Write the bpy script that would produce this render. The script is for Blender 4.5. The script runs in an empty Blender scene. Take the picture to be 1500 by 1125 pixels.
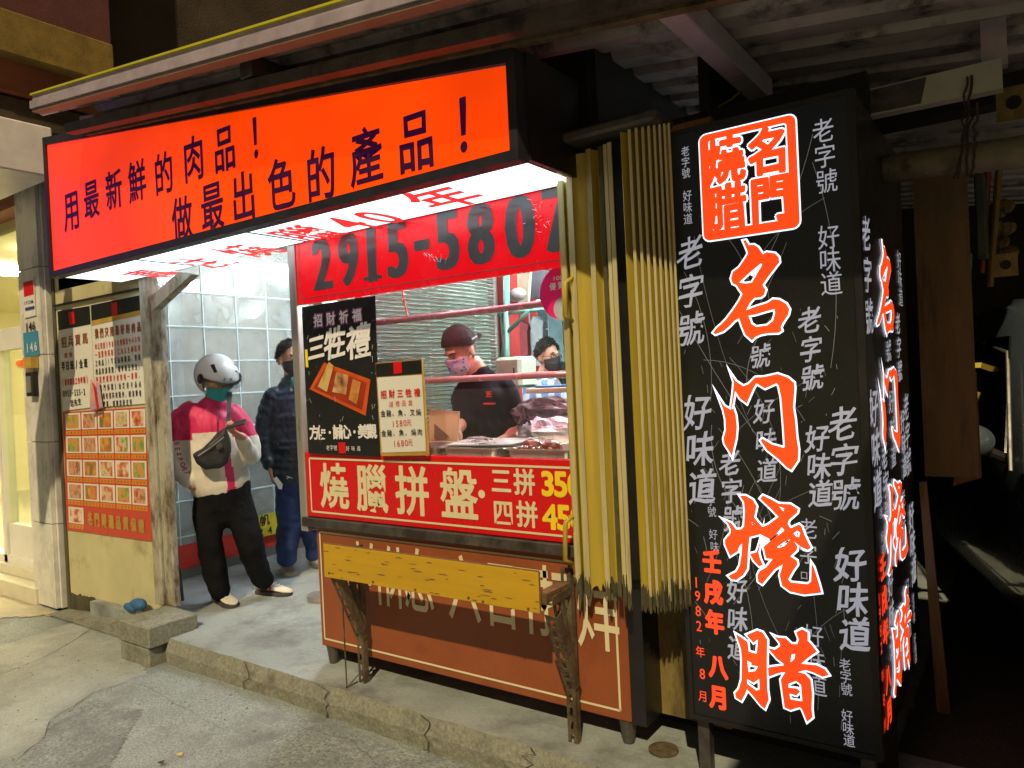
import bpy, bmesh, math, random
from mathutils import Vector, Matrix, noise
random.seed(7)
SC = bpy.context.scene
COL = SC.collection
# ---------------------------------------------------------------- camera
CAMZ = 1.53
cam_d = bpy.data.cameras.new("camera")
cam = bpy.data.objects.new("camera", cam_d)
COL.objects.link(cam)
SC.camera = cam
_F, _CX, _CY = 1083.0, 750.0, 562.5            # focal length and centre, in pixels of a 1500 px wide picture
MW = Matrix(((0.8172, -0.0337, -0.5754), (0.5744, -0.0345, 0.8178), (-0.0474, -0.9988, -0.0088)))
def _ortho(m):
    x = m[0].normalized(); z = (m[2] - x * m[2].dot(x)).normalized(); y = z.cross(x)
    return Matrix((x, y, z))
MW = _ortho(MW)                                 # rows: world axes; columns: picture right, down, forward
r_, d_, f_ = [Vector((MW[0][i], MW[1][i], MW[2][i])) for i in range(3)]
cm = Matrix.Identity(4)
for i in range(3):
    cm[i][0] = r_[i]; cm[i][1] = -d_[i]; cm[i][2] = -f_[i]
cm[2][3] = CAMZ
cam.matrix_world = cm
cam_d.sensor_width = 36.0
cam_d.lens = 36.0 * _F / 1500.0
cam_d.clip_start = 0.05
cam_d.clip_end = 400
# ---------------------------------------------------------------- world, lamp, exposure
W = bpy.data.worlds.new("World"); SC.world = W; W.use_nodes = True
SUN = Vector((-0.13, 0.26, -0.295)).normalized()
wn = W.node_tree.nodes; bg = wn["Background"]
sky = wn.new("ShaderNodeTexSky"); sky.sky_type = 'NISHITA'; sky.sun_disc = False
sky.sun_elevation = math.radians(2); sky.sun_rotation = math.radians(150)
W.node_tree.links.new(sky.outputs[0], bg.inputs[0]); bg.inputs[1].default_value = 0.05
sl = bpy.data.lights.new("street_light", 'SUN'); sl.energy = 3.6; sl.angle = math.radians(0.8); sl.color = (1.0, 0.79, 0.46)
so = bpy.data.objects.new("street_light", sl); COL.objects.link(so)
so.rotation_euler = SUN.to_track_quat('-Z', 'Y').to_euler()
SC.view_settings.view_transform = 'Standard'; SC.view_settings.look = 'None'
SC.view_settings.exposure = 0.0; SC.view_settings.gamma = 1.0; SC.view_settings.use_curve_mapping = False
SC.cycles.use_denoising = True
SC.cycles.max_bounces = 8; SC.cycles.transparent_max_bounces = 24
SC.cycles.sample_clamp_indirect = 6.0
# ---------------------------------------------------------------- measuring on the place's planes
CP = Vector((0, 0, CAMZ))
def ray(px, py):
    return MW @ Vector((px - _CX, py - _CY, _F))
def onY(px, py, Y): d = ray(px, py); return CP + d * (Y / d.y)
def onX(px, py, X): d = ray(px, py); return CP + d * (X / d.x)
def onZ(px, py, Z): d = ray(px, py); return CP + d * ((Z - CAMZ) / d.z)
# ---------------------------------------------------------------- materials
MATS = {}
def _n(nt, t, **k):
    n = nt.nodes.new(t)
    for a, b in k.items():
        setattr(n, a, b)
    return n
def mat(name, col, rough=0.6, metal=0.0, var=0.25, scale=8.0, bump=0.15, bscale=60.0, dirt=None, dscale=3.0, damt=0.5,
        emit=None, estr=0.0, spec=0.5, stretch=(1, 1, 1), coat=0.0, sss=0.0, fine=0.0, fscale=70):
    """procedural surface: base colour with two scales of variation, optional dirt patches, roughness noise and fine bump"""
    if name in MATS:
        return MATS[name]
    m = bpy.data.materials.new(name); m.use_nodes = True; nt = m.node_tree
    b = nt.nodes["Principled BSDF"]; L = nt.links
    tc = _n(nt, "ShaderNodeNewGeometry")
    mp = _n(nt, "ShaderNodeMapping"); mp.inputs[3].default_value = stretch
    L.new(tc.outputs["Position"], mp.inputs[0])
    n1 = _n(nt, "ShaderNodeTexNoise"); n1.inputs["Scale"].default_value = scale; n1.inputs["Detail"].default_value = 8; n1.inputs["Roughness"].default_value = 0.65
    L.new(mp.outputs[0], n1.inputs[0])
    r1 = _n(nt, "ShaderNodeMapRange"); r1.inputs[1].default_value = 0.3; r1.inputs[2].default_value = 0.7
    r1.inputs[3].default_value = 1 - var; r1.inputs[4].default_value = 1 + var
    L.new(n1.outputs[0], r1.inputs[0])
    mx = _n(nt, "ShaderNodeVectorMath", operation='SCALE')
    mx.inputs[0].default_value = col[:3]; L.new(r1.outputs[0], mx.inputs["Scale"])
    out = mx.outputs[0]
    if fine:
        nf = _n(nt, "ShaderNodeTexNoise"); nf.inputs["Scale"].default_value = fscale; nf.inputs["Detail"].default_value = 5; nf.inputs["Roughness"].default_value = .8
        L.new(mp.outputs[0], nf.inputs[0])
        rf = _n(nt, "ShaderNodeMapRange"); rf.inputs[1].default_value = .36; rf.inputs[2].default_value = .64; rf.inputs[3].default_value = 1 - fine; rf.inputs[4].default_value = 1 + fine * .6
        L.new(nf.outputs[0], rf.inputs[0]); mf = _n(nt, "ShaderNodeVectorMath", operation='SCALE'); L.new(out, mf.inputs[0]); L.new(rf.outputs[0], mf.inputs["Scale"]); out = mf.outputs[0]
    if dirt:
        n2 = _n(nt, "ShaderNodeTexNoise"); n2.inputs["Scale"].default_value = dscale; n2.inputs["Detail"].default_value = 10; n2.inputs["Roughness"].default_value = 0.7
        L.new(mp.outputs[0], n2.inputs[0])
        r2 = _n(nt, "ShaderNodeMapRange"); r2.inputs[1].default_value = 0.62 - 0.2 * damt; r2.inputs[2].default_value = 0.72 - 0.1 * damt
        L.new(n2.outputs[0], r2.inputs[0])
        mm = _n(nt, "ShaderNodeMix", data_type='RGBA'); L.new(r2.outputs[0], mm.inputs[0])
        L.new(out, mm.inputs[6]); mm.inputs[7].default_value = (*dirt[:3], 1)
        out = mm.outputs[2]
    L.new(out, b.inputs["Base Color"])
    b.inputs["Metallic"].default_value = metal
    r3 = _n(nt, "ShaderNodeMapRange"); r3.inputs[1].default_value = 0.25; r3.inputs[2].default_value = 0.75
    r3.inputs[3].default_value = max(0.03, rough - 0.12); r3.inputs[4].default_value = min(1, rough + 0.12)
    L.new(n1.outputs[0], r3.inputs[0]); L.new(r3.outputs[0], b.inputs["Roughness"])
    b.inputs["Specular IOR Level"].default_value = spec
    b.inputs["Coat Weight"].default_value = coat
    if sss: b.inputs["Subsurface Weight"].default_value = sss; b.inputs["Subsurface Radius"].default_value = (.01, .004, .002)
    if bump:
        n3 = _n(nt, "ShaderNodeTexNoise"); n3.inputs["Scale"].default_value = bscale; n3.inputs["Detail"].default_value = 6
        L.new(mp.outputs[0], n3.inputs[0])
        bp = _n(nt, "ShaderNodeBump"); bp.inputs["Strength"].default_value = bump; bp.inputs["Distance"].default_value = 0.01
        L.new(n3.outputs[0], bp.inputs["Height"]); L.new(bp.outputs[0], b.inputs["Normal"])
    if emit:
        b.inputs["Emission Color"].default_value = (*emit[:3], 1); b.inputs["Emission Strength"].default_value = estr
    MATS[name] = m
    return m
def glow(name, col, s, var=0.06, scale=2.0):
    """backlit translucent sheet or lamp: emission with slightly uneven brightness"""
    if name in MATS: return MATS[name]
    m = bpy.data.materials.new(name); m.use_nodes = True; nt = m.node_tree; L = nt.links
    b = nt.nodes["Principled BSDF"]
    b.inputs["Base Color"].default_value = (*[min(.8, c * .5) for c in col], 1); b.inputs["Roughness"].default_value = 0.3
    b.inputs["Emission Color"].default_value = (*col, 1)
    g = _n(nt, "ShaderNodeNewGeometry"); n1 = _n(nt, "ShaderNodeTexNoise"); n1.inputs["Scale"].default_value = scale
    L.new(g.outputs["Position"], n1.inputs[0])
    r = _n(nt, "ShaderNodeMapRange"); r.inputs[1].default_value = .3; r.inputs[2].default_value = .7
    r.inputs[3].default_value = s * (1 - var); r.inputs[4].default_value = s * (1 + var)
    L.new(n1.outputs[0], r.inputs[0]); L.new(r.outputs[0], b.inputs["Emission Strength"])
    MATS[name] = m
    return m
def glass(name, tint=(0.95, 0.97, 0.96), refl=0.12, rough=0.02, haze=0.0):
    if name in MATS: return MATS[name]
    m = bpy.data.materials.new(name); m.use_nodes = True; nt = m.node_tree; L = nt.links; nt.nodes.clear()
    o = _n(nt, "ShaderNodeOutputMaterial"); t = _n(nt, "ShaderNodeBsdfTransparent"); t.inputs[0].default_value = (*tint, 1)
    g = _n(nt, "ShaderNodeBsdfGlossy"); g.inputs["Roughness"].default_value = rough
    fr = _n(nt, "ShaderNodeLayerWeight"); fr.inputs[0].default_value = 0.35
    mr = _n(nt, "ShaderNodeMapRange"); mr.inputs[3].default_value = refl * .5; mr.inputs[4].default_value = min(1, refl * 4)
    L.new(fr.outputs["Fresnel"], mr.inputs[0])
    mx = _n(nt, "ShaderNodeMixShader"); L.new(mr.outputs[0], mx.inputs[0]); L.new(t.outputs[0], mx.inputs[1]); L.new(g.outputs[0], mx.inputs[2])
    last = mx.outputs[0]
    if haze:
        df = _n(nt, "ShaderNodeBsdfDiffuse"); df.inputs[0].default_value = (.52, .57, .56, 1)
        gp = _n(nt, "ShaderNodeNewGeometry"); n1 = _n(nt, "ShaderNodeTexNoise"); n1.inputs["Scale"].default_value = 3.5; n1.inputs["Detail"].default_value = 6
        L.new(gp.outputs["Position"], n1.inputs[0])
        r = _n(nt, "ShaderNodeMapRange"); r.inputs[1].default_value = .3; r.inputs[2].default_value = .75; r.inputs[3].default_value = haze * .4; r.inputs[4].default_value = haze * 1.5
        L.new(n1.outputs[0], r.inputs[0])
        m2 = _n(nt, "ShaderNodeMixShader"); L.new(r.outputs[0], m2.inputs[0]); L.new(last, m2.inputs[1]); L.new(df.outputs[0], m2.inputs[2]); last = m2.outputs[0]
    L.new(last, o.inputs[0]); MATS[name] = m
    return m
# ---------------------------------------------------------------- mesh building
class MB:
    def __init__(s): s.v = []; s.f = []
    def add(s, vs, fs):
        o = len(s.v); s.v += [Vector(a) for a in vs]; s.f += [tuple(o + i for i in f) for f in fs]; return s
    def box(s, x0, x1, y0, y1, z0, z1, M=None):
        vs = [Vector((x, y, z)) for z in (z0, z1) for y in (y0, y1) for x in (x0, x1)]
        if M: vs = [M @ v for v in vs]
        return s.add(vs, [(0, 2, 3, 1), (4, 5, 7, 6), (0, 1, 5, 4), (2, 6, 7, 3), (0, 4, 6, 2), (1, 3, 7, 5)])
    def slab(s, q, t, n=None):
        """quad (4 world points) given thickness t along its normal (away from the first side)"""
        q = [Vector(a) for a in q]; n = n or (q[1] - q[0]).cross(q[3] - q[0]).normalized()
        return s.add(q + [a + Vector(n) * t for a in q], [(3, 2, 1, 0), (4, 5, 6, 7), (0, 1, 5, 4), (1, 2, 6, 5), (2, 3, 7, 6), (3, 0, 4, 7)])
    def tube(s, pts, r, n=10, cap=True):
        pts = [Vector(p) for p in pts]; rs = r if isinstance(r, (list, tuple)) else [r] * len(pts)
        o = len(s.v); prev = None
        for i, p in enumerate(pts):
            t = (pts[min(i + 1, len(pts) - 1)] - pts[max(i - 1, 0)]).normalized()
            a = prev - t * prev.dot(t) if prev else t.orthogonal()
            if a.length < 1e-6: a = t.orthogonal()
            a.normalize(); prev = a; b = t.cross(a)
            for k in range(n):
                th = 2 * math.pi * k / n
                s.v.append(p + (a * math.cos(th) + b * math.sin(th)) * rs[i])
        for i in range(len(pts) - 1):
            for k in range(n):
                k2 = (k + 1) % n
                s.f.append((o + i * n + k, o + i * n + k2, o + (i + 1) * n + k2, o + (i + 1) * n + k))
        if cap:
            s.f.append(tuple(o + k for k in reversed(range(n)))); e = o + (len(pts) - 1) * n; s.f.append(tuple(e + k for k in range(n)))
        return s
    def prism(s, poly, d):
        """planar polygon of world points extruded by vector d"""
        poly = [Vector(p) for p in poly]; n = len(poly); d = Vector(d)
        return s.add(poly + [p + d for p in poly], [tuple(range(n))[::-1], tuple(range(n, 2 * n))] + [(i, (i + 1) % n, n + (i + 1) % n, n + i) for i in range(n)])
    def ball(s, c, r, M=None, nu=16, nv=10, fn=None):
        c = Vector(c); r = Vector(r if isinstance(r, (tuple, list, Vector)) else (r, r, r)); M = M or Matrix.Identity(3); o = len(s.v)
        def P(u, w):
            d = Vector((math.cos(u) * math.sin(w), math.sin(u) * math.sin(w), math.cos(w)))
            k = fn(d) if fn else 1
            return c + M @ Vector((d.x * r.x, d.y * r.y, d.z * r.z)) * k
        s.v.append(P(0, 0))
        for j in range(1, nv):
            for i in range(nu): s.v.append(P(2 * math.pi * i / nu, math.pi * j / nv))
        s.v.append(P(0, math.pi)); e = len(s.v) - 1
        for i in range(nu):
            i2 = (i + 1) % nu
            s.f.append((o, o + 1 + i, o + 1 + i2)); s.f.append((e, o + 1 + (nv - 2) * nu + i2, o + 1 + (nv - 2) * nu + i))
            for j in range(nv - 2):
                a = o + 1 + j * nu; s.f.append((a + i, a + nu + i, a + nu + i2, a + i2))
        return s
    def lathe(s, c, prof, n=24, M=None):
        c = Vector(c); M = M or Matrix.Identity(3); o = len(s.v)
        for (r, z) in prof:
            for k in range(n):
                th = 2 * math.pi * k / n; s.v.append(c + M @ Vector((r * math.cos(th), r * math.sin(th), z)))
        for j in range(len(prof) - 1):
            for k in range(n):
                k2 = (k + 1) % n; s.f.append((o + j * n + k, o + j * n + k2, o + (j + 1) * n + k2, o + (j + 1) * n + k))
        s.f.append(tuple(o + k for k in reversed(range(n)))); e = o + (len(prof) - 1) * n; s.f.append(tuple(e + k for k in range(n)))
        return s
ORG = {}
def obj(name, mb, m, parent=None, bevel=0.0, smooth=False, kind=None, label=None, cat=None, group=None, jitter=0.0):
    me = bpy.data.meshes.new(name)
    org = ORG.get(parent.name, Vector()) if parent else None
    if org is None:
        if label:
            lo = [min(v[i] for v in mb.v) for i in range(3)]; hi = [max(v[i] for v in mb.v) for i in range(3)]
            org = Vector(((lo[0] + hi[0]) / 2, (lo[1] + hi[1]) / 2, lo[2]))
        else: org = Vector()
    vs = [v - org for v in mb.v]
    if jitter: vs = [v + noise.noise_vector(v * 9) * jitter for v in vs]
    me.from_pydata(vs, [], mb.f)
    bm = bmesh.new(); bm.from_mesh(me)
    bmesh.ops.recalc_face_normals(bm, faces=bm.faces)
    if bevel:
        try: bmesh.ops.bevel(bm, geom=[e for e in bm.edges if len(e.link_faces) == 2 and e.calc_face_angle(0) > 0.5], offset=bevel, segments=1, affect='EDGES', profile=0.5)
        except Exception: pass
    bm.to_mesh(me); bm.free()
    if smooth: me.shade_smooth()
    me.materials.append(m)
    o = bpy.data.objects.new(name, me); COL.objects.link(o)
    if parent: o.parent = parent; ORG[o.name] = org
    else: o.location = org; ORG[o.name] = org
    if kind: o["kind"] = kind
    if label: o["label"] = label
    if cat: o["category"] = cat
    if group: o["group"] = group
    return o
def thing(name, label, cat, loc, group=None):
    o = bpy.data.objects.new(name, None); COL.objects.link(o); o.location = loc; ORG[o.name] = Vector(loc)
    o["label"] = label; o["category"] = cat; o.empty_display_size = 0.2
    if group: o["group"] = group
    return o
def dup(root, loc, label=None):
    r = root.copy(); COL.objects.link(r); r.location = loc; ORG[r.name] = Vector(loc)
    if label: r["label"] = label
    for ch in root.children:
        c = ch.copy(); COL.objects.link(c); c.parent = r
        for g in ch.children:
            d = g.copy(); COL.objects.link(d); d.parent = c
    return r
def bx(*a): return MB().box(*a)
# ---------------------------------------------------------------- lettering
_GC = {}
def glyph(ch, bold, brush=0.0):
    k = (ch, round(bold, 4), brush)
    if k in _GC: return _GC[k]
    c = bpy.data.curves.new("glyph", 'FONT'); c.body = ch; c.offset = bold; c.resolution_u = 3
    o = bpy.data.objects.new("glyph", c)
    me = o.to_mesh()
    vs = [(v.co.x, v.co.y) for v in me.vertices]; fs = [tuple(p.vertices) for p in me.polygons]
    o.to_mesh_clear(); bpy.data.objects.remove(o); bpy.data.curves.remove(c)
    _GC[k] = (vs, fs)
    return _GC[k]
def _ref():
    vs, _ = glyph("國", 0.0)
    xs = [v[0] for v in vs]; ys = [v[1] for v in vs]
    return (min(xs) + max(xs)) / 2, (min(ys) + max(ys)) / 2, max(ys) - min(ys)
REFX, REFY, REFH = _ref()
def letters(name, parent, P, items, m, bold=0.0, brush=0.0, wide=1.0, asym=None):
    """printed characters (char, u, v, height); P(u, v) gives the world point on the printed face"""
    nrm = (P(1, 0) - P(0, 0)).cross(P(0, 1) - P(0, 0)).normalized(); mb = MB(); last = None
    base = min(bold, .010); ex = bold - base; sh = [(0.0, 0.0)]
    if asym: sh = [(t, 0.0) for t in asym]
    if ex > .004:
        k = 6 if ex < .02 else 10; sh = [(ex * math.cos(2 * math.pi * i / k), ex * math.sin(2 * math.pi * i / k)) for i in range(k)]
        if ex > .03: sh += [(ex * .5 * math.cos(2 * math.pi * i / 5), ex * .5 * math.sin(2 * math.pi * i / 5)) for i in range(5)]
    for it in items:
        ch, u, v, h = it[:4]; w = it[4] if len(it) > 4 else wide
        vs, fs = glyph(ch, base)
        if not vs: continue
        if ord(ch) < 0x2000 or ch in "·‧":
            xs = [a[0] for a in vs]; ys = [a[1] for a in vs]; cx, cy = (min(xs) + max(xs)) / 2, (min(ys) + max(ys)) / 2
            hh = (max(ys) - min(ys)) if ch.isalnum() else REFH * .82
        else: cx, cy, hh = REFX, REFY, REFH
        k = h / hh
        for q_, (tx, ty) in enumerate(sh):
            pts = []
            for (x, y) in vs:
                X = (x - cx) * k * w + tx * h; Y = (y - cy) * k + ty * h
                if brush:
                    q = Vector((x * 3.1 + u * 40, y * 3.1, v * 17)); X += noise.noise(q) * brush * h; Y += noise.noise(q + Vector((9, 3, 1))) * brush * h
                    if brush > .05: X += Y * .10; Y += X * .12
                pts.append(P(u + X, v + Y) + nrm * (q_ * .00007))
            mb.add(pts, fs)
        if h > .03 or name == "price_lettering":
            last = _flat(name, mb, m, parent); mb = MB()
    return _flat(name, mb, m, parent) if mb.v else last
def _flat(name, mb, m, parent):
    me = bpy.data.meshes.new(name); org = ORG[parent.name]
    me.from_pydata([v - org for v in mb.v], [], mb.f); me.materials.append(m)
    o = bpy.data.objects.new(name, me); COL.objects.link(o); o.parent = parent; ORG[o.name] = org
    return o
def PY(Y, lift=0.0015): return lambda u, v: Vector((u, Y - lift, v))
def PX(X, lift=0.0015): return lambda u, v: Vector((X + lift, u, v))
def PZ(Z, lift=0.0015): return lambda u, v: Vector((u, -v, Z - lift))
def row(text, a, b, h, Y):
    """characters spaced evenly from picture point a to b on the plane y = Y; h in picture pixels"""
    n = len(text); out = []
    pa, pb = onY(*a, Y), onY(*b, Y)
    for i, ch in enumerate(text):
        t = i / max(1, n - 1); px, py = a[0] + (b[0] - a[0]) * t, a[1] + (b[1] - a[1]) * t
        p = onY(px, py, Y); hh = (onY(px, py - h / 2, Y) - onY(px, py + h / 2, Y)).length
        q = pa.lerp(pb, t) if n > 1 and abs(pa.z - pb.z) < .25 else p
        out.append((ch, q.x, q.z, hh))
    return out
def para(text, u0, u1, v, h):
    n = len(text); return [(c, u0 + (u1 - u0) * (i + .5) / n, v, h, min(1.0, (u1 - u0) / n / h * .95)) for i, c in enumerate(text)]
def outline(polys, off):
    """filled 2-D shape with holes -> (verts, faces), grown outwards by off"""
    c = bpy.data.curves.new("shape", 'CURVE'); c.dimensions = '2D'; c.fill_mode = 'BOTH'; c.offset = off
    for p in polys:
        s = c.splines.new('POLY'); s.points.add(len(p) - 1); s.use_cyclic_u = True
        for i, (x, y) in enumerate(p): s.points[i].co = (x, y, 0, 1)
    o = bpy.data.objects.new("shape", c); me = o.to_mesh()
    vs = [(v.co.x, v.co.y) for v in me.vertices]; fs = [tuple(p.vertices) for p in me.polygons]
    o.to_mesh_clear(); bpy.data.objects.remove(o); bpy.data.curves.remove(c)
    return vs, fs
# ================================================================ materials of the place
M_asph = mat("street_concrete", (.31, .36, .36), .62, fine=.5, fscale=95, var=.30, scale=.9, bump=1.0, bscale=110, dirt=(.17, .19, .19), dscale=1.6, damt=.75)
M_slab = mat("floor_concrete", (.29, .33, .33), .5, fine=.15, fscale=90, var=.25, scale=1.6, bump=.25, bscale=45, dirt=(.14, .15, .15), dscale=1.7, damt=.6)
M_curb = mat("curb_concrete", (.23, .24, .20), .85, fine=.35, fscale=60, var=.4, scale=5, bump=.9, bscale=30, dirt=(.13, .12, .10), dscale=5, damt=.5)
M_pave = mat("pale_pavement", (.42, .38, .26), .5, var=.15, scale=3, bump=.2, dirt=(.25, .24, .18), dscale=2)
M_marb = mat("marble", (.62, .62, .59), .3, var=.22, scale=6, bump=.05, dirt=(.46, .45, .43), dscale=4, stretch=(1, 1, .6))
M_cream = mat("cream_paint", (.50, .47, .27), .55, var=.12, scale=3, bump=.12, dirt=(.30, .27, .14), dscale=2.5, damt=.4)
M_peel = mat("peeling_paint", (.42, .42, .34), .7, var=.3, scale=9, bump=.6, bscale=30, dirt=(.10, .07, .04), dscale=9, damt=.95, stretch=(1, 1, .35))
M_rust = mat("rusty_iron", (.13, .10, .06), .75, metal=.3, var=.5, scale=14, bump=.5, dirt=(.05, .035, .02), dscale=10, damt=.7)
M_black = mat("black_metal", (.012, .012, .014), .38, var=.3, scale=5, bump=.1)
M_frame = mat("sign_frame_black", (.02, .02, .03), .35, var=.3, bump=.1)
M_alu = mat("brushed_aluminium", (.48, .47, .46), .35, metal=.7, var=.15, scale=4, bump=.1, stretch=(4, 4, .3))
M_steel = mat("stainless_steel", (.62, .62, .63), .32, metal=.55, var=.15, scale=10, bump=.05)
M_dkgal = mat("dark_steel", (.09, .085, .08), .5, metal=.5, var=.4, scale=8, bump=.3, dirt=(.03, .03, .03), dscale=6)
M_brick = mat("brown_painted_board", (.26, .070, .022), .5, var=.12, scale=3, bump=.1, dirt=(.20, .055, .02), dscale=2, damt=.4)
M_yboard = mat("yellow_laminate", (.52, .32, .015), .42, var=.10, scale=6, bump=.08, stretch=(.2, 1, 3))
M_chip = mat("bare_chipboard", (.16, .09, .04), .8, var=.4, scale=30, bump=.4)
M_yslat = mat("yellow_slat", (.40, .31, .035), .45, var=.22, scale=5, bump=.1, dirt=(.30, .25, .05), dscale=3, stretch=(3, 3, .25))
M_cslat = mat("cream_slat_edge", (.47, .42, .22), .5, var=.2, scale=6, bump=.1, stretch=(3, 3, .25), dirt=(.25, .2, .08), dscale=5)
M_sstip = mat("rotted_slat_end", (.07, .065, .035), .8, var=.5, scale=25, bump=.6, stretch=(1, 1, .3))
M_must = mat("mustard_wall", (.19, .14, .04), .7, var=.35, scale=5, bump=.3, dirt=(.05, .04, .015), dscale=4, damt=.9, stretch=(2, 2, .6))
M_red = mat("red_vinyl", (.62, .005, .008), .3, var=.06, scale=3, bump=.03)
M_redband = mat("red_tarp", (.55, .03, .02), .5, var=.2, scale=5, bump=.3, bscale=14)
M_ink = mat("black_ink", (.015, .013, .015), .45, var=.1, bump=0)
M_grey = mat("grey_ink", (.10, .11, .12), .3, var=.15, scale=8, bump=0)
M_cink = mat("cream_ink", (.68, .63, .42), .5, var=.05, bump=0)
M_wink = mat("white_ink", (.72, .73, .76), .5, var=.05, bump=0)
M_rink = mat("red_ink", (.55, .02, .015), .5, var=.05, bump=0)
M_yink = mat("yellow_ink", (.85, .65, .02), .5, var=.05, bump=0)
M_blkfilm = mat("black_film", (.012, .013, .014), .25, var=.2, scale=3, bump=.05)
M_paper = mat("white_print_board", (.66, .67, .64), .4, var=.04, scale=3, bump=.03)
M_gold = mat("gold_print", (.42, .27, .05), .4, var=.2, bump=0)
M_darkwall = mat("dark_facade", (.05, .035, .022), .85, var=.4, scale=3, bump=.5)
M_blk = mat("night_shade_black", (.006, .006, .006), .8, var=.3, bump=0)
M_corr = mat("corrugated_roof", (.40, .36, .37), .55, metal=.2, var=.3, scale=3, bump=.2, dirt=(.05, .035, .03), dscale=5, damt=.6)
M_fasc = mat("grey_fascia", (.42, .36, .44), .4, metal=.3, var=.2, bump=.1)
M_ytrim = mat("yellow_green_trim", (.42, .40, .02), .5, var=.15, bump=.1)
M_wood = mat("brown_wood_board", (.15, .10, .05), .7, var=.3, scale=4, bump=.3, stretch=(4, 4, .5), dirt=(.05, .03, .015), dscale=3)
M_tarpwall = mat("grey_blockwork", (.44, .43, .38), .8, var=.12, scale=1.4, bump=.4, bscale=12, dirt=(.25, .28, .27), dscale=1.2, damt=.5)
M_tarpline = mat("pale_tarp_cord", (.55, .66, .68), .5, var=.1, bump=.1)
# ================================================================ ground
GX0, GX1, GY0, GY1 = -9.0, 3.0, -.8, 2.45
def gz(x, y):
    e = max(0, min(1, (x - GX0) / .3, (GX1 - x) / .3, (y - GY0) / .2))
    return (noise.noise(Vector((x * 1.1, y * 1.1, 0))) * .009 + noise.noise(Vector((x * 6, y * 6, 3))) * .0035 + noise.noise(Vector((x * 22, y * 22, 5))) * .0012 - .008) * e
def drape(x0, x1, y0, y1, s, lift, inside=None):
    mb = MB(); nx, ny = int((x1 - x0) / s), int((y1 - y0) / s); ids = {}
    def vid(i, j):
        if (i, j) not in ids:
            x, y = x0 + i * s, y0 + j * s
            if inside: n = noise.noise_vector(Vector((x * 40, y * 40, 1))) * s * .6; x += n.x; y += n.y
            ids[(i, j)] = len(mb.v); mb.v.append(Vector((x, y, gz(x, y) + lift)))
        return ids[(i, j)]
    for j in range(ny):
        for i in range(nx):
            if inside and not inside(x0 + (i + .5) * s, y0 + (j + .5) * s): continue
            mb.f.append((vid(i, j), vid(i + 1, j), vid(i + 1, j + 1), vid(i, j + 1)))
    return mb
obj("street", drape(GX0, GX1, GY0, GY1, .05, 0), M_asph, kind="structure", smooth=True)
g = MB(); g.add([(-90, -90, -.02), (90, -90, -.02), (90, 90, -.02), (-90, 90, -.02)], [(0, 1, 2, 3)])
obj("ground", g, M_asph, kind="structure")
# raised shop floor with a broken front edge
def slabmesh(flat=False):
    mb = MB(); n = 160; x0, x1 = -4.09, 1.2; top = []; low = []
    for i in range(n + 1):
        x = x0 + (x1 - x0) * i / n
        j = noise.noise(Vector((x * 7, 0, 0))) * .010 + noise.noise(Vector((x * 31, 5, 0))) * .006
        chip = .03 * max(0, noise.noise(Vector((x * 4.3, 2, 2))) - .25)
        top.append(Vector((x, 2.285 + j + chip, .13))); low.append(Vector((x, 2.262 + j * .8, .06 + .01 * noise.noise(Vector((x * 9, 1, 1))))))
    bot = [Vector((p.x, 2.268 + .012 * noise.noise(Vector((p.x * 13, 7, 1))), -.03)) for p in top]
    back = [Vector((p.x, 2.46, .1302)) for p in top]
    rows_ = [top, back] if flat else [bot, low, top]
    for r in rows_: mb.v += r
    for k in range(len(rows_) - 1):
        for i in range(n):
            a = k * (n + 1) + i; mb.f.append((a, a + 1, a + n + 2, a + n + 1))
    return mb
obj("kerb_step", slabmesh(), M_curb, kind="structure")
obj("floor_edge", slabmesh(True), M_slab, kind="structure")
obj("floor", bx(-5.35, 1.2, 2.44, 9.0, -.03, .13), M_slab, kind="structure")
obj("pavement", drape(-8.9, -5.5, 1.1, 2.44, .04, .006, lambda x, y: y > 1.1 + (x + 9) * .27 and y > 1.75 + (x + 6.6) * .72), M_pave, kind="structure")
# concrete block under the pole
cb = thing("concrete_block", "small concrete footing block beneath the peeling doorway post", "block", (-4.25, 2.3, 0))
obj("lid", bx(-4.43, -4.10, 2.17, 2.475, .10, .222), M_curb, cb, bevel=.008)
obj("base", bx(-4.43, -4.125, 2.175, 2.475, -.03, .0985), M_curb, cb, bevel=.01)
obj("kerb_ramp", MB().prism([(-5.80, 2.49, .0), (-4.44, 2.49, .0), (-4.44, 2.49, .10), (-5.2, 2.49, .05)], (0, -.14, 0)), M_curb, kind="structure")
mb = MB()
for x in (-3.35, -2.72, -2.1, -1.62):
    pts = [Vector((x + .02 * noise.noise(Vector((x, i * .8, 0))) * i, 2.255 + .02 * (i / 7), .135 * i / 7)) for i in range(8)]
    for a, b in zip(pts[:-1], pts[1:]): w = .0025 + .002 * random.random(); mb.add([a + Vector((-w, -.004, 0)), a + Vector((w, -.004, 0)), b + Vector((w, -.004, 0)), b + Vector((-w, -.004, 0))], [(0, 1, 2, 3)])
obj("kerb_cracks", mb, mat("crack_dark", (.05, .05, .045), .9), kind="structure")
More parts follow.
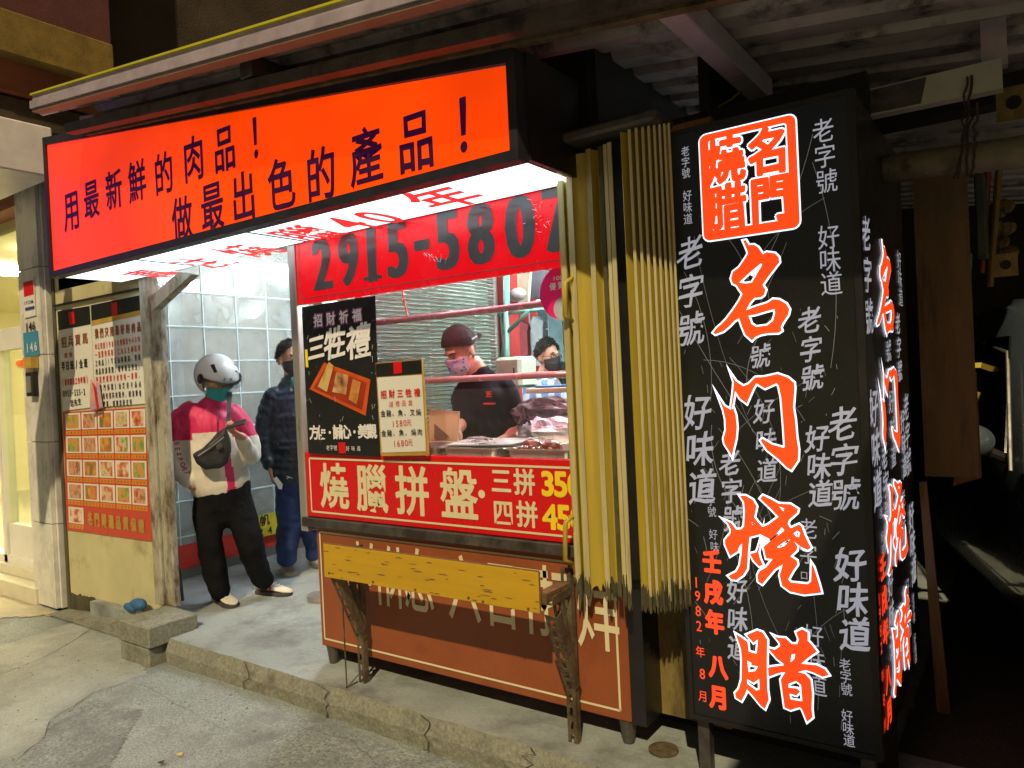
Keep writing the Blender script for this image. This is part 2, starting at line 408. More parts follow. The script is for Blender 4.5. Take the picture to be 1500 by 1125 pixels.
# stones, leaves
def litter():
    mb = MB()
    for i in range(260):
        x = random.uniform(-5, -.6); y = random.uniform(.9, 2.24); s = random.uniform(.003, .009)
        mb.ball((x, y, gz(x, y) + .001), (s, s * random.uniform(.5, 1), s * .5), nu=6, nv=4)
    return mb
obj("gravel", litter(), M_curb, kind="stuff")
for (px, py, c, lb) in ((263, 1106, (.65, .42, .12), "small dry yellow leaf lying on the grey street"), (236, 1118, (.05, .04, .03), "curled dark leaf lying near the yellow leaf on the street")):
    p = onZ(px, py, .003); mb = MB()
    mb.prism([(p.x - .02, p.y, .004), (p.x - .005, p.y - .012, .008), (p.x + .02, p.y - .004, .006), (p.x + .008, p.y + .012, .012)], (0, 0, .0015))
    obj("fallen_leaf", mb, mat("leaf%d" % px, c, .7), label=lb, cat="leaf")
# grate / plate on the kerb at right
p = onZ(972, 1100, .13)
obj("metal_plate", MB().lathe((p.x, p.y, .132), [(.055, 0), (.055, .006), (.04, .012), (.0005, .012)], 20), M_rust, label="crushed rusty metal disc lying on the kerb beside the cabinet leg", cat="disc")
# cracks in the street: thin dark recessed lines
def crack(pts, w):
    mb = MB()
    P = []
    for a, b in zip(pts[:-1], pts[1:]):
        for k in range(8):
            t = k / 8; x, y = a[0] + (b[0] - a[0]) * t, a[1] + (b[1] - a[1]) * t
            q = onZ(x, y, .004); q += noise.noise_vector(q * 9) * .015; q.z = gz(q.x, q.y) + .0045; P.append(q)
    for i in range(len(P) - 1):
        d = (P[i + 1] - P[i]).normalized(); n = Vector((-d.y, d.x, 0)) * w * (0.4 + abs(noise.noise(P[i] * 20)))
        mb.add([P[i] - n, P[i] + n, P[i + 1] + n, P[i + 1] - n], [(0, 1, 2, 3)])
    return mb
def inpoly(P):
    def f(x, y):
        c = False; n = noise.noise_vector(Vector((x * 9, y * 9, 2))) * .03; x += n.x; y += n.y
        for i in range(len(P)):
            a, b = P[i], P[i - 1]
            if (a.y > y) != (b.y > y) and x < (b.x - a.x) * (y - a.y) / (b.y - a.y) + a.x: c = not c
        return c
    return f
def patch(name, px, m, z, rough=.02, seed=0):
    P = [onZ(x, y, 0) for x, y in px]
    obj(name, drape(min(q.x for q in P) - .1, max(q.x for q in P) + .1, max(GY0, min(q.y for q in P) - .1), min(2.44, max(q.y for q in P) + .1), .018, z, inpoly(P)), m, kind="structure", smooth=True)
M_smooth = mat("smoothed_concrete", (.335, .375, .365), .5, fine=.18, fscale=80, var=.25, scale=2.5, bump=.4, bscale=70, dirt=(.21, .24, .235), dscale=2.2, damt=.75)
M_dark = mat("dark_rough_patch", (.265, .305, .31), .8, fine=.6, fscale=70, var=.35, scale=3, bump=1.0, bscale=60, dirt=(.15, .17, .175), dscale=4, damt=.75)
patch("smooth_patch", ((-60, 965), (120, 905), (190, 930), (215, 985), (135, 1015), (75, 1052), (60, 1085), (-60, 1135)), M_smooth, .002)
patch("dark_patch", ((60, 1088), (80, 1058), (138, 1022), (205, 1040), (180, 1090), (140, 1160), (-20, 1160)), M_dark, .003, .05, 3)
patch("worn_patch", ((440, 1050), (560, 1085), (690, 1120), (760, 1180), (480, 1180), (380, 1110)), M_dark, .0025, .07, 9)
mb = MB()
for pts, w in ((((132, 1017), (73, 1053), (63, 1080), (20, 1112)), .0022), (((0, 985), (60, 962), (110, 935), (150, 905)), .003), (((205, 1000), (260, 1030), (330, 1070)), .0014), (((560, 1125), (520, 1085), (430, 1060)), .0014)):
    c_ = crack(pts, w); mb.add(c_.v, c_.f)
obj("street_cracks", mb, mat("crack_dark", (.05, .05, .045), .9), kind="structure")
# ================================================================ shop 146 at far left
t = thing("neighbour_shop", "brightly lit cream neighbouring shop with glass front at the left edge", "shop", (-8, 4.2, 0))
M_shopw = mat("shop_cream_wall", (.75, .68, .42), .5, var=.05, bump=.03)
obj("wall", MB().box(-13, -5.95, 6.2, 6.3, 0, 3.4).box(-6.02, -5.95, 2.62, 6.2, 0, 3.4).box(-13, -12.9, 2.6, 6.2, 0, 3.4), M_shopw, t)
obj("ceiling", bx(-12.9, -6.02, 2.62, 6.2, 2.9, 3.0), M_shopw, t)
obj("shop_floor", bx(-12.9, -6.02, 2.62, 6.2, .02, .14), M_pave, t)
obj("threshold", MB().box(-12, -6.15, 2.42, 2.62, -.02, .12).box(-12, -6.15, 2.52, 2.62, .12, .20), mat("pale_step", (.6, .58, .45), .4, var=.1), t, bevel=.006)
M_gfr = mat("white_shop_frame", (.7, .7, .66), .35, var=.06)
obj("window_frame", MB().box(-12, -6.15, 2.56, 2.66, 1.95, 2.12).box(-7.05, -6.99, 2.56, 2.66, .2, 1.95).box(-12, -6.15, 2.56, 2.66, .2, .26), M_gfr, t)
obj("glass", bx(-7.0, -6.15, 2.60, 2.606, .26, 1.95), glass("shop_glass", (.93, .98, .92), .08), t)
obj("low_panel", bx(-6.98, -6.16, 2.58, 2.65, .2, .52), M_gfr, t)
for i, (x, y) in enumerate(((-7.2, 3.2), (-8.6, 3.2), (-10.2, 3.2), (-7.2, 5.0), (-8.8, 5.0), (-10.6, 5.0))):
    obj("ceiling_lamp", bx(x - .25, x + .25, y - .25, y + .25, 2.86, 2.895), glow("shop_lamp", (1, .86, .55), 75), t)
obj("upper_glass", bx(-12, -6.15, 2.60, 2.606, 2.12, 3.0), glass("shop_glass"), t)
for nm, x, lb in (("display_cabinet", -6.95, "pale display cabinet with shelves behind the neighbouring shop's glass"),):
    c = thing(nm, lb, "cabinet", (x, 3.4, .14))
    obj("cabinet_body", bx(x - .5, x + .45, 3.3, 3.7, .14, .62), M_gfr, c, bevel=.01)
    for z in (.95, 1.25): obj("shelf", bx(x - .5, x + .45, 3.3, 3.7, z, z + .03), M_gfr, c)
    for dx in (-.48, .42): obj("upright", bx(x + dx, x + dx + .03, 3.62, 3.66, .62, 1.6), M_gfr, c)
    for i, (dx, z) in enumerate(((-.35, .98), (-.1, .98), (.2, .98), (-.3, .63), (.05, .63), (.25, 1.29), (-.2, 1.29))):
        b = MB().lathe((x + dx, 3.45, z), [(.045, 0), (.05, .02), (.05, .12), (.02, .16), (.02, .19)], 12)
        obj("jar", b, mat("jar_col%d" % (i % 3), ((.7, .4, .1), (.6, .6, .5), (.65, .2, .12))[i % 3], .3), label="%s jar on the %s of the neighbouring shop's cabinet, %s" % (("amber", "pale", "red")[i % 3], "lower shelf" if abs(z - .98) < .1 else ("cabinet top" if z < .7 else "upper shelf"), ("left of centre", "towards the middle", "towards the right")[0 if dx < -.25 else (1 if dx < .1 else 2)]), cat="jar")
# marble pillar with its small signs
pl = thing("marble_pillar", "grey veined marble pillar between the bright shop and the menu wall", "pillar", (-6, 2.5, 0))
zs = [0, .62, 1.22, 1.86, 2.5, 3.14]
for a, b in zip(zs[:-1], zs[1:]):
    obj("marble_tile", bx(-6.21, -5.868, 2.444, 2.47, a + .003, b - .003), M_marb, pl)
    obj("side_tile", bx(-5.895, -5.84, 2.472, 2.60, a + .003, b - .003), M_marb, pl)
obj("core", bx(-6.2, -5.9, 2.47, 2.62, 0, 3.14), M_curb, pl)
def small_sign(q, name, label, m, texts, Y=2.44, parts=()):
    pts = [onY(*a, Y) for a in q]
    t = thing(name, label, "sign", (pts[0] + pts[2]) / 2)
    obj("plate", MB().slab(pts[::-1], .006, Vector((0, -1, 0))), m, t)
    for (s, a, b, h, mm) in texts: letters("lettering", t, PY(Y, .0085), row(s, a, b, h, Y), mm, bold=.02)
    return t
M_bluep = mat("blue_enamel", (.05, .25, .42), .35, var=.1)
t = small_sign([(34, 410), (50, 406), (53, 462), (37, 466)], "security_sign", "white security sticker with a red emblem and blue bar on the marble pillar", M_paper, [("SECOM", (38, 444), (49, 442), 5, mat("navy_ink", (.04, .05, .25), .5))])
q = [onY(x, y, 2.44) for x, y in ((35.5, 414), (49.5, 410), (51, 431), (37, 435))]
obj("red_emblem", MB().slab(q[::-1], .003, Vector((0, -1, 0))).slab([a + Vector((0, -.004, 0)) for a in q[::-1]], .004, Vector((0, -1, 0))), M_red, t)
q = [onY(x, y, 2.431) for x, y in ((37, 451), (50, 448), (50.3, 452), (37.3, 455))]
obj("blue_bar", MB().slab(q[::-1], .002, Vector((0, -1, 0))), mat("navy_ink", (.04, .05, .25), .5), t)
t = thing("address_digits", "black number 146 digits fixed to the marble above the blue plate", "sign", onY(45, 478, 2.44))
letters("digit", t, PY(2.44, .004), row("146", (40, 480), (50, 477), 13, 2.44), M_ink, bold=.03)
small_sign([(35, 488), (55, 484), (58, 520), (37, 524)], "address_plate", "blue address plate reading 146 on the marble pillar", M_bluep, [("146", (42, 510), (54, 507), 13, M_wink)])
p = onY(37, 532, 2.40)
obj("alarm_lamp", MB().tube([p + Vector((-.08, 0, 0)), p + Vector((.0, 0, 0))], .032, 14), mat("orange_plastic", (.7, .15, .03), .3, emit=(1, .2, .02), estr=.3), label="small round orange lamp fitted below the blue address plate", cat="lamp")
mb = MB().box(p.x + .0, p.x + .12, 2.39, 2.44, p.z - .04, p.z + .04); obj("lamp_box", mb, M_gold, label="brass coloured box beside the orange lamp on the pillar", cat="box")
p = onY(45, 565, 2.41)
t = thing("intercom", "black intercom box on the marble pillar below the lamp", "intercom", (p.x, 2.42, p.z - .1))
obj("housing", bx(p.x - .06, p.x + .05, 2.40, 2.443, p.z - .08, p.z + .10), M_black, t, bevel=.006)
obj("speaker_grille", bx(p.x - .04, p.x + .03, 2.395, 2.40, p.z - .05, p.z + .07), M_alu, t)
# upper neighbouring building at the left
ub = thing("corner_building", "maroon and mustard overhanging corner building at the upper left", "building", (-6.5, 2, 3.2))
M_maroon = mat("maroon_wall", (.10, .03, .03), .8, var=.2); M_olive = mat("mustard_band", (.20, .13, .025), .75, var=.25, dirt=(.12, .08, .02), dscale=3)
obj("upper_wall", bx(-9, -5.23, 1.85, 2.72, 4.0, 7.2), M_maroon, ub)
obj("band", bx(-9, -5.20, 1.84, 2.725, 3.72, 4.0), M_olive, ub, bevel=.01)
obj("underside_board", bx(-9, -5.30, 1.86, 2.70, 3.52, 3.72), mat("rust_board", (.22, .07, .03), .6, var=.4, scale=2), ub)
obj("fascia_board", bx(-9, -5.26, 1.87, 2.32, 3.0, 3.33), mat("white_fascia", (.78, .72, .76), .35, var=.1, bump=.05), ub, bevel=.01)
obj("soffit", bx(-9, -5.35, 1.88, 2.7, 3.33, 3.5), M_darkwall, ub)
obj("wall_over_pillar", bx(-9, -5.9, 2.45, 2.62, 3.0, 3.9), mat("reddish_plaster", (.25, .09, .05), .7), ub)
obj("side_sign", bx(-5.30, -5.22, .9, 1.93, 2.35, 3.0), mat("purple_sign", (.10, .03, .30), .4, emit=(.15, .03, .5), estr=.35), label="dark purple sign box cut off by the left edge of the picture", cat="sign")
# far dark facade above the canopy with barred windows
df = thing("upper_facade", "dark brown facade above the canopy with barred windows", "building", (-2, 5.2, 3))
obj("facade_wall", MB().box(-12, 4, 5.2, 5.4, 2.95, 9).box(-5.9, -5.6, 2.72, 5.2, 3.5, 9), M_darkwall, df)
for (a, b) in (((268, 0), (470, 60)),):
    for k, x in enumerate((-6.6, -4.9, -3.2)):
        w = obj("window", MB().box(x, x + 1.3, 5.12, 5.19, 5.0, 6.6), M_black, df)
        obj("window_bars", MB().box(x - .04, x + 1.34, 5.02, 5.06, 4.96, 5.0).box(x - .04, x + 1.34, 5.02, 5.06, 5.7, 5.73), M_dkgal, w)
        o = None
        mb = MB()
        for i in range(9): mb.box(x + i * .16, x + i * .16 + .02, 5.02, 5.05, 5.0, 6.6)
        obj("bar", mb, M_dkgal, w)
# ================================================================ menu wall
mw = thing("menu_wall", "cream painted side wall panel carrying the menu posters", "wall", (-5.2, 2.55, 0))
obj("panel", MB().box(-5.76, -4.56, 2.50, 2.56, .10, 2.6), M_cream, mw)
mb = MB(); n = 90; up = []; dn = []
for i in range(n + 1):
    x = -5.76 + 1.2 * i / n; up.append(Vector((x, 2.496, .125 + .018 * noise.noise(Vector((x * 8, 3, 0))) + .012 * noise.noise(Vector((x * 30, 1, 0)))))); dn.append(Vector((x, 2.496, 0)))
mb.prism(dn + up[::-1], (0, .0035, 0))
obj("rotted_foot", mb, M_sstip, mw)
obj("corner_bead", bx(-5.80, -5.76, 2.49, 2.56, 0, 2.6), M_sstip, mw)
obj("top_rail", bx(-5.75, -4.56, 2.475, 2.497, 2.195, 2.207), M_black, mw)
obj("blue_cloth_rag", MB().ball((-4.68, 2.43, .20), (.09, .035, .035)).ball((-4.80, 2.44, .165), (.07, .03, .03)), mat("blue_rag", (.03, .12, .28), .8, bump=.6), jitter=.02, label="dirty blue rag stuffed at the foot of the menu wall", cat="rag")
# posters
Yq = 2.492
def board(name, label, q, m, Y, t=.006, cat="poster", group=None):
    pts = [onY(*a, Y) for a in q]; c = (pts[2] + pts[3]) / 2
    th = thing(name, label, cat, c, group)
    obj("sheet", MB().slab(pts[::-1], t, Vector((0, 1, 0))), m, th)
    return th
def quadpart(name, parent, q, m, Y, lift, t=.0012):
    pts = [onY(*a, Y) for a in q]; pts = [p + Vector((0, -lift, 0)) for p in pts]
    return obj(name, MB().slab(pts[::-1], t, Vector((0, 1, 0))), m, parent)
# food print: blotchy reds, greens and creams
def foodmat(name, seed, a, b, c):
    if name in MATS: return MATS[name]
    m = bpy.data.materials.new(name); m.use_nodes = True; nt = m.node_tree; L = nt.links
    g = _n(nt, "ShaderNodeNewGeometry"); mp = _n(nt, "ShaderNodeMapping"); mp.inputs[1].default_value = (seed, seed * 2.3, 0); L.new(g.outputs["Position"], mp.inputs[0])
    n1 = _n(nt, "ShaderNodeTexNoise"); n1.inputs["Scale"].default_value = 17; n1.inputs["Detail"].default_value = 5; L.new(mp.outputs[0], n1.inputs[0])
    cr = _n(nt, "ShaderNodeValToRGB"); e = cr.color_ramp.elements; e[0].position = .34; e[0].color = (*a, 1); e[1].position = .62; e[1].color = (*c, 1)
    x = e.new(.48); x.color = (*b, 1); L.new(n1.outputs[0], cr.inputs[0]); bs = nt.nodes["Principled BSDF"]; L.new(cr.outputs[0], bs.inputs["Base Color"]); bs.inputs["Roughness"].default_value = .4
    MATS[name] = m; return m
pa = board("recruitment_poster", "narrow white help wanted poster left of the company statement poster", [(84, 455), (132, 447), (139, 596), (92, 602)], M_paper, Yq)
quadpart("header_band", pa, [(84.5, 456), (131.5, 448), (133, 475), (86, 484)], M_blkfilm, Yq, .002)
quadpart("red_seal", pa, [(101, 458), (109, 456.5), (110.5, 474), (102.5, 476)], M_red, Yq, .004)
letters("heading", pa, PY(Yq, .003), row("招兵買馬", (94, 502), (125, 496), 15, Yq), M_brick, bold=.02)
letters("lettering", pa, PY(Yq, .003), row("誠徵", (97, 521), (104, 520), 7, Yq), M_rink, bold=.02)
letters("lettering", pa, PY(Yq, .003), row("半日班/全班", (93, 537), (126, 532), 12, Yq), M_ink, bold=.035, wide=.75)
letters("lettering", pa, PY(Yq, .003), row("(意者請洽工作時間)", (93, 561), (128, 556), 9, Yq), M_rink, bold=.03, wide=.6)
letters("phone_number", pa, PY(Yq, .003), row("0955-555-2", (94, 577), (124, 574), 9, Yq), M_ink, bold=.02, wide=.8)
letters("lettering", pa, PY(Yq, .003), row("范先生", (106, 591), (117, 588.5), 9, Yq), M_ink, bold=.02)
pb = board("statement_poster", "wide white company statement poster beside the doorway post", [(133, 446), (212, 430), (215, 591), (140, 597)], M_paper, Yq)
quadpart("header_band", pb, [(133.5, 447), (211.5, 431), (212, 453), (134.5, 470)], M_blkfilm, Yq, .002)
quadpart("gold_band", pb, [(134.5, 470), (212, 453), (212.2, 460), (134.8, 477)], M_gold, Yq, .002)
quadpart("red_seal", pb, [(164, 444), (172, 442.5), (173, 461), (165, 463)], M_red, Yq, .004)
letters("heading", pb, PY(Yq, .003), row("我們只用最好的肉品", (142, 489), (204, 479), 13, Yq), M_brick, bold=.04, wide=.7)
for i, (s, mm) in enumerate((("本公司從1981年創業至今40年", M_rink), ("一直堅持採用(CAS生鮮店家", M_rink), ("之肉品)！雖然價格最高，但是", M_ink), ("肉品來源清楚，電宰衛生安全，", M_ink), ("是我們選擇食材的唯一選擇，", M_rink), ("《名門燒臘》始終好食品必", M_ink), ("需要用好原料來製作，請消費者", M_ink), ("安心購買，感謝您的支持", M_ink))):
    y = 505 + i * 12.2
    letters("lettering", pb, PY(Yq, .003), row(s, (141 + i * .4, y + 3), ((204 if i != 7 else 190) + i * .3, y - 8 + i * .95), 8.5, Yq), mm, bold=.02, wide=.62)
pc = board("menu_board", "red menu poster with rows of square dish photos", [(92, 604), (217, 596), (222, 793), (98, 776)], mat("menu_red", (.50, .045, .02), .35, var=.06, bump=.03), Yq)
fp = [((.6, .12, .04), (.55, .3, .08), (.15, .3, .05)), ((.5, .06, .03), (.6, .35, .2), (.3, .12, .05)), ((.55, .35, .05), (.6, .15, .05), (.1, .2, .03)), ((.2, .3, .06), (.65, .5, .3), (.5, .1, .03)), ((.35, .05, .02), (.6, .2, .08), (.7, .6, .45))]
def bil(q, s, t):
    a = [q[0][k] + (q[1][k] - q[0][k]) * s for k in (0, 1)]; b = [q[3][k] + (q[2][k] - q[3][k]) * s for k in (0, 1)]
    return (a[0] + (b[0] - a[0]) * t, a[1] + (b[1] - a[1]) * t)
MQ = [(92, 604), (217, 596), (222, 793), (98, 776)]
M_oband = mat("orange_price_band", (.62, .22, .02), .4, var=.05)
def dish(s0, s1, t0, t1, k):
    quadpart("photo_border", pc, [bil(MQ, s0, t0), bil(MQ, s1, t0), bil(MQ, s1, t0 + (t1 - t0) * .74), bil(MQ, s0, t0 + (t1 - t0) * .74)], M_paper, Yq, .002)
    a, b = (s1 - s0) * .12, (t1 - t0) * .07
    quadpart("dish_photo", pc, [bil(MQ, s0 + a, t0 + b), bil(MQ, s1 - a, t0 + b), bil(MQ, s1 - a, t0 + (t1 - t0) * .67), bil(MQ, s0 + a, t0 + (t1 - t0) * .67)], foodmat("food%d" % (k % 9), k % 9 * 3.7 + .4, *fp[k % 5]), Yq, .004)
    quadpart("price_band", pc, [bil(MQ, s0, t0 + (t1 - t0) * .78), bil(MQ, s1, t0 + (t1 - t0) * .78), bil(MQ, s1, t1 - .006), bil(MQ, s0, t1 - .006)], M_oband, Yq, .002)
    c0, c1 = bil(MQ, s0 + a * 1.4, t0 + (t1 - t0) * .88), bil(MQ, s1 - a * 1.4, t0 + (t1 - t0) * .88)
    letters("price_lettering", pc, PY(Yq, .003), row(random.choice(("燒肉便當", "叉燒便當", "燒鴨便當", "油雞便當", "三寶便當")), c0, c1, 3.4, Yq), M_ink, wide=.8)
for r in range(4):
    for c in range(5): dish(.03 + c * .19, .03 + c * .19 + .175, .012 + r * .195, .012 + r * .195 + .188, r * 5 + c)
dish(.03, .205, .80, .985, 22)
letters("lettering", pc, PY(Yq, .003), row("名門嚴選品質保證", (133, 760), (208, 771), 18, Yq), M_gold, bold=.05, wide=.75)
sp = thing("sanitiser_bottle", "pink and white flyer bundle hanging from the seam of the two posters", "flyers", onY(137, 560, 2.44))
obj("bundle", MB().slab([onY(*a, 2.45) for a in ((132, 557), (139, 560), (145, 598), (131, 603))], .03, Vector((0, 1, 0))), mat("pink_flyer", (.5, .3, .32), .4), sp, bevel=.004)
obj("cord", MB().tube([onY(134, 557, 2.47), onY(138, 566, 2.44), onY(143, 600, 2.44)], .006, 6), M_red, sp); sp.name = "flyer_bundle"
# doorway post, brace, small strut
dp = thing("doorway_post", "peeling whitish steel post at the alley doorway with a diagonal brace", "post", (-4.43, 2.48, .222))
obj("post", bx(-4.53, -4.44, 2.45, 2.53, .222, 2.6), M_peel, dp, bevel=.006)
obj("post_flange", bx(-4.438, -4.335, 2.47, 2.51, .222, 2.15), M_peel, dp, bevel=.005)
a, b = onY(232, 448, 2.42), onY(272, 396, 2.42)
obj("brace", MB().slab([onY(*q, 2.42) for q in ((219, 436), (222, 456), (280, 402), (262, 398))], .05, Vector((0, 1, 0))), M_peel, dp)
# ================================================================ alley: block wall behind clear gridded tarp
XT = -5.22
obj("alley_wall", MB().box(XT - .25, XT - .06, 2.57, 9.2, -.02, 3.3), M_tarpwall, label="grey blockwork wall along the alley behind the clear tarp", cat="wall")
obj("side_wall", bx(-1.02, -.98, 2.80, 9.2, 0, 3.0), M_black, label="black partition wall between the premises and the parking lane", cat="wall")
obj("end_wall", bx(-6, -1.03, 9.0, 9.2, 0, 3.3), mat("teal_end_wall", (.06, .12, .12), .7, var=.4, scale=2), label="dark teal wall closing the back of the premises", cat="wall")
gt = thing("gridded_tarp", "clear plastic tarp with pale grid cords hanging along the alley wall", "tarp", (XT, 4.5, .13))
def wavy(y0, y1, z0, z1, X, ny=60, nz=30, amp=.015):
    mb = MB()
    for j in range(nz + 1):
        for i in range(ny + 1):
            y = y0 + (y1 - y0) * i / ny; z = z0 + (z1 - z0) * j / nz
            mb.v.append(Vector((X + amp * noise.noise(Vector((y * 1.7, z * .5, 1))), y, z)))
    for j in range(nz):
        for i in range(ny): a = j * (ny + 1) + i; mb.f.append((a, a + 1, a + ny + 2, a + ny + 1))
    return mb
obj("clear_sheet", wavy(2.6, 7.5, .40, 2.75, XT, amp=.03), glass("clear_tarp", (.93, .95, .94), .10, .12, haze=.35), gt, smooth=True)
obj("red_hem", wavy(2.6, 7.5, .22, .40, XT + .002, nz=4, amp=.02), M_redband, gt, smooth=True)
for k in range(17):
    y = 2.75 + k * .285
    pts = [Vector((XT + .004 + .03 * noise.noise(Vector((y * 1.7, z * .5, 1))), y, z)) for z in [.40 + i * .157 for i in range(16)]]
    obj("grid_cord", MB().tube(pts, .0075, 5), M_tarpline, gt)
for k in range(9):
    z = .46 + k * .262
    pts = [Vector((XT + .004 + .03 * noise.noise(Vector((y * 1.7, z * .5, 1))), y, z)) for y in [2.6 + i * .163 for i in range(31)]]
    obj("grid_cord", MB().tube(pts, .0075, 5), M_tarpline, gt)
ws = thing("plywood_board", "pale whitewashed board standing behind the tarp near the post", "board", (XT - .03, 2.85, .13))
obj("sheet", bx(XT - .055, XT - .035, 2.6, 3.16, .42, 2.7), mat("whitewash", (.52, .55, .54), .7, var=.2, scale=4, dirt=(.3, .33, .33), dscale=5, stretch=(1, 1, .3)), ws)
def tube_lamp(p0, p1, label, s=9, col=(.94, .98, 1.0), r=.014):
    p0, p1 = Vector(p0), Vector(p1); t = thing("fluorescent_lamp", label, "lamp", (p0 + p1) / 2)
    d = (p1 - p0).normalized()
    obj("housing", MB().tube([p0 + Vector((0, 0, .03)), p1 + Vector((0, 0, .03))], .022, 4), M_gfr, t)
    obj("lamp_tube", MB().tube([p0, p1], r, 10), glow("fluoro_%g" % s, col, s), t)
    return t
tube_lamp((-5.14, 3.40, 2.53), (-5.14, 4.55, 2.53), "glowing white tube standing for a lamp reflection on the alley tarp", 14, r=.016)  # added tube stands in for the lamp reflection on the clear tarp
tube_lamp((-3.9, 3.3, 2.58), (-3.9, 4.5, 2.58), "white fluorescent tube under the alley ceiling", 430)
tube_lamp((-3.9, 5.8, 2.58), (-3.9, 7.0, 2.58), "second fluorescent tube deeper under the alley ceiling", 120)
ys = thing("yellow_notice", "yellow notice sheet with black lettering low on the alley tarp", "sign", (XT + .03, 3.8, .4))
obj("sheet", bx(XT + .025, XT + .03, 3.66, 4.10, .325, .505), mat("yellow_sheet", (.62, .52, .02), .4), ys)
letters("lettering", ys, PX(XT + .03), [("帆", 3.76, .455, .085), ("布", 3.92, .455, .085)], M_ink, bold=.03)
letters("number", ys, PX(XT + .03), [(c, 3.72 + i * .085, .365, .06) for i, c in enumerate("2406")], M_ink, bold=.03)
obj("iron_rod", MB().tube([onZ(268, 880, .13), onY(256, 780, 2.75)], .010, 8), M_dkgal, label="dark iron rod leaning by the doorway post", cat="rod")
p = onZ(476, 877, .13)
st = thing("barrier_post", "short metal post on a round grey base beside the food cabinet", "post", (p.x, p.y, .13))
obj("round_base", MB().lathe((p.x, p.y, .13), [(.11, 0), (.115, .015), (.11, .035), (.03, .05), (.025, .06)], 28), M_alu, st, smooth=False)
obj("stem", MB().tube([(p.x, p.y, .18), (p.x, p.y, .62)], .014, 12), M_alu, st)
obj("header_board", bx(-5.7, -1.34, 2.50, 2.54, 2.31, 3.05), M_black, kind="structure")
obj("upper_side_board", bx(-1.335, -1.305, 2.50, 9.0, 2.31, 2.9), M_black, kind="structure")
obj("alley_ceiling", bx(-5.47, -1.34, 2.545, 9.0, 2.72, 2.80), mat("ceiling_panel", (.35, .37, .36), .7, var=.2), kind="structure")
# ================================================================ food stall
YF = 2.46
stl = thing("food_stall", "roast meat stall front with red signs, glass window and brown cabinet", "stall", (-2.1, 2.9, .13))
obj("aluminium_post", bx(-3.075, -3.022, 2.44, 2.52, .80, 2.34), M_alu, stl, bevel=.004)
# brown lower cabinet
cab = obj("cabinet", MB().box(-2.985, -1.262, 2.462, 3.05, .222, .826), M_brick, stl, bevel=.006)
obj("side_panel", bx(-1.260, -1.20, 2.462, 3.05, .222, .84), M_black, stl)
def stripe(mb, a, b, w, Y, lift=.002):
    a, b = Vector((a[0], Y - lift, a[1])), Vector((b[0], Y - lift, b[1])); d = (b - a).normalized(); n = Vector((-d.z, 0, d.x)) * w / 2
    mb.add([a - n, b - n, b + n, a + n], [(0, 1, 2, 3)])
mb = MB(); L0, L1, Z0, Z1 = -2.955, -1.305, .262, .80
for a, b in (((L0, Z0), (L1, Z0)), ((L1, Z0), (L1, Z1)), ((L0, Z0), (L0, Z1)), ((L0, Z1), (L1, Z1))): stripe(mb, a, b, .009, 2.461)
_flat("border_line", mb, M_cink, stl)
CH = 2.461
for ch, px, py in (("中", 527, 850), ("午", 556, 851), ("休", 580, 853), ("息", 614, 858), ("六", 680, 868), ("日", 735, 878), ("下", 778, 878), ("打", 815, 868), ("烊", 876, 905)):
    p = onY(px, py, CH); h = .27
    letters("lettering", stl, PY(2.4605, .002), [(ch, p.x, .625 if ch != "烊" else .615, h, .62)], M_cink, bold=.012)
for px, py in ((489, 960), (921, 1075)):
    p = onY(px, py, 2.50)
    obj("cabinet_leg", MB().lathe((p.x, 2.50, .13), [(.022, 0), (.03, .06), (.036, .092)], 12), M_dkgal, stl)
obj("cabinet_leg", MB().lathe((-2.9, 3.0, .13), [(.022, 0), (.03, .06), (.036, .092)], 12), M_dkgal, stl)
# counter ledge
obj("ledge", MB().box(-3.05, -1.22, 2.425, 3.05, .828, .875), M_dkgal, stl, bevel=.004)
# red strip sign
ss = thing("price_sign", "long red strip sign with cream characters and yellow prices", "sign", (-2.2, 2.45, .88))
obj("sign_board", bx(-3.02, -1.36, 2.445, 2.475, .878, 1.203), M_red, ss, bevel=.003)
mb = MB()
for a, b in (((-2.985, .905), (-1.36, .905)), ((-2.985, 1.172), (-1.36, 1.172)), ((-2.985, .905), (-2.985, 1.172))): stripe(mb, a, b, .009, 2.444)
_flat("border_line", mb, M_cink, ss)
def rowz(chars, Y, z, h, w=1.0): return [(c, onY(px, 700, Y).x, z, h, w) for c, px in chars]
letters("lettering", ss, PY(2.4445), rowz((("燒", 489), ("臘", 544), ("拼", 603), ("盤", 671)), 2.4445, 1.037, .205, .90), M_cink, bold=.024)
letters("lettering", ss, PY(2.4445), rowz((("三", 734), ("拼", 768)), 2.4445, 1.106, .098, .95), M_cink, bold=.028)
letters("lettering", ss, PY(2.4445), rowz((("四", 735), ("拼", 770)), 2.4445, .976, .098, .95), M_cink, bold=.028)
letters("price", ss, PY(2.4445), rowz((("3", 802), ("5", 821), ("0", 842)), 2.4445, 1.106, .095, 1.0), M_yink, bold=.05)
letters("price", ss, PY(2.4445), rowz((("4", 803), ("5", 823), ("0", 844)), 2.4445, .976, .095, 1.0), M_yink, bold=.05)
p = onY(705, 724, 2.44); _flat("dot", MB().add([(p.x + .018 * math.cos(a * .5236), 2.4425, p.z + .018 * math.sin(a * .5236)) for a in range(12)], [tuple(range(12))]), M_cink, ss)
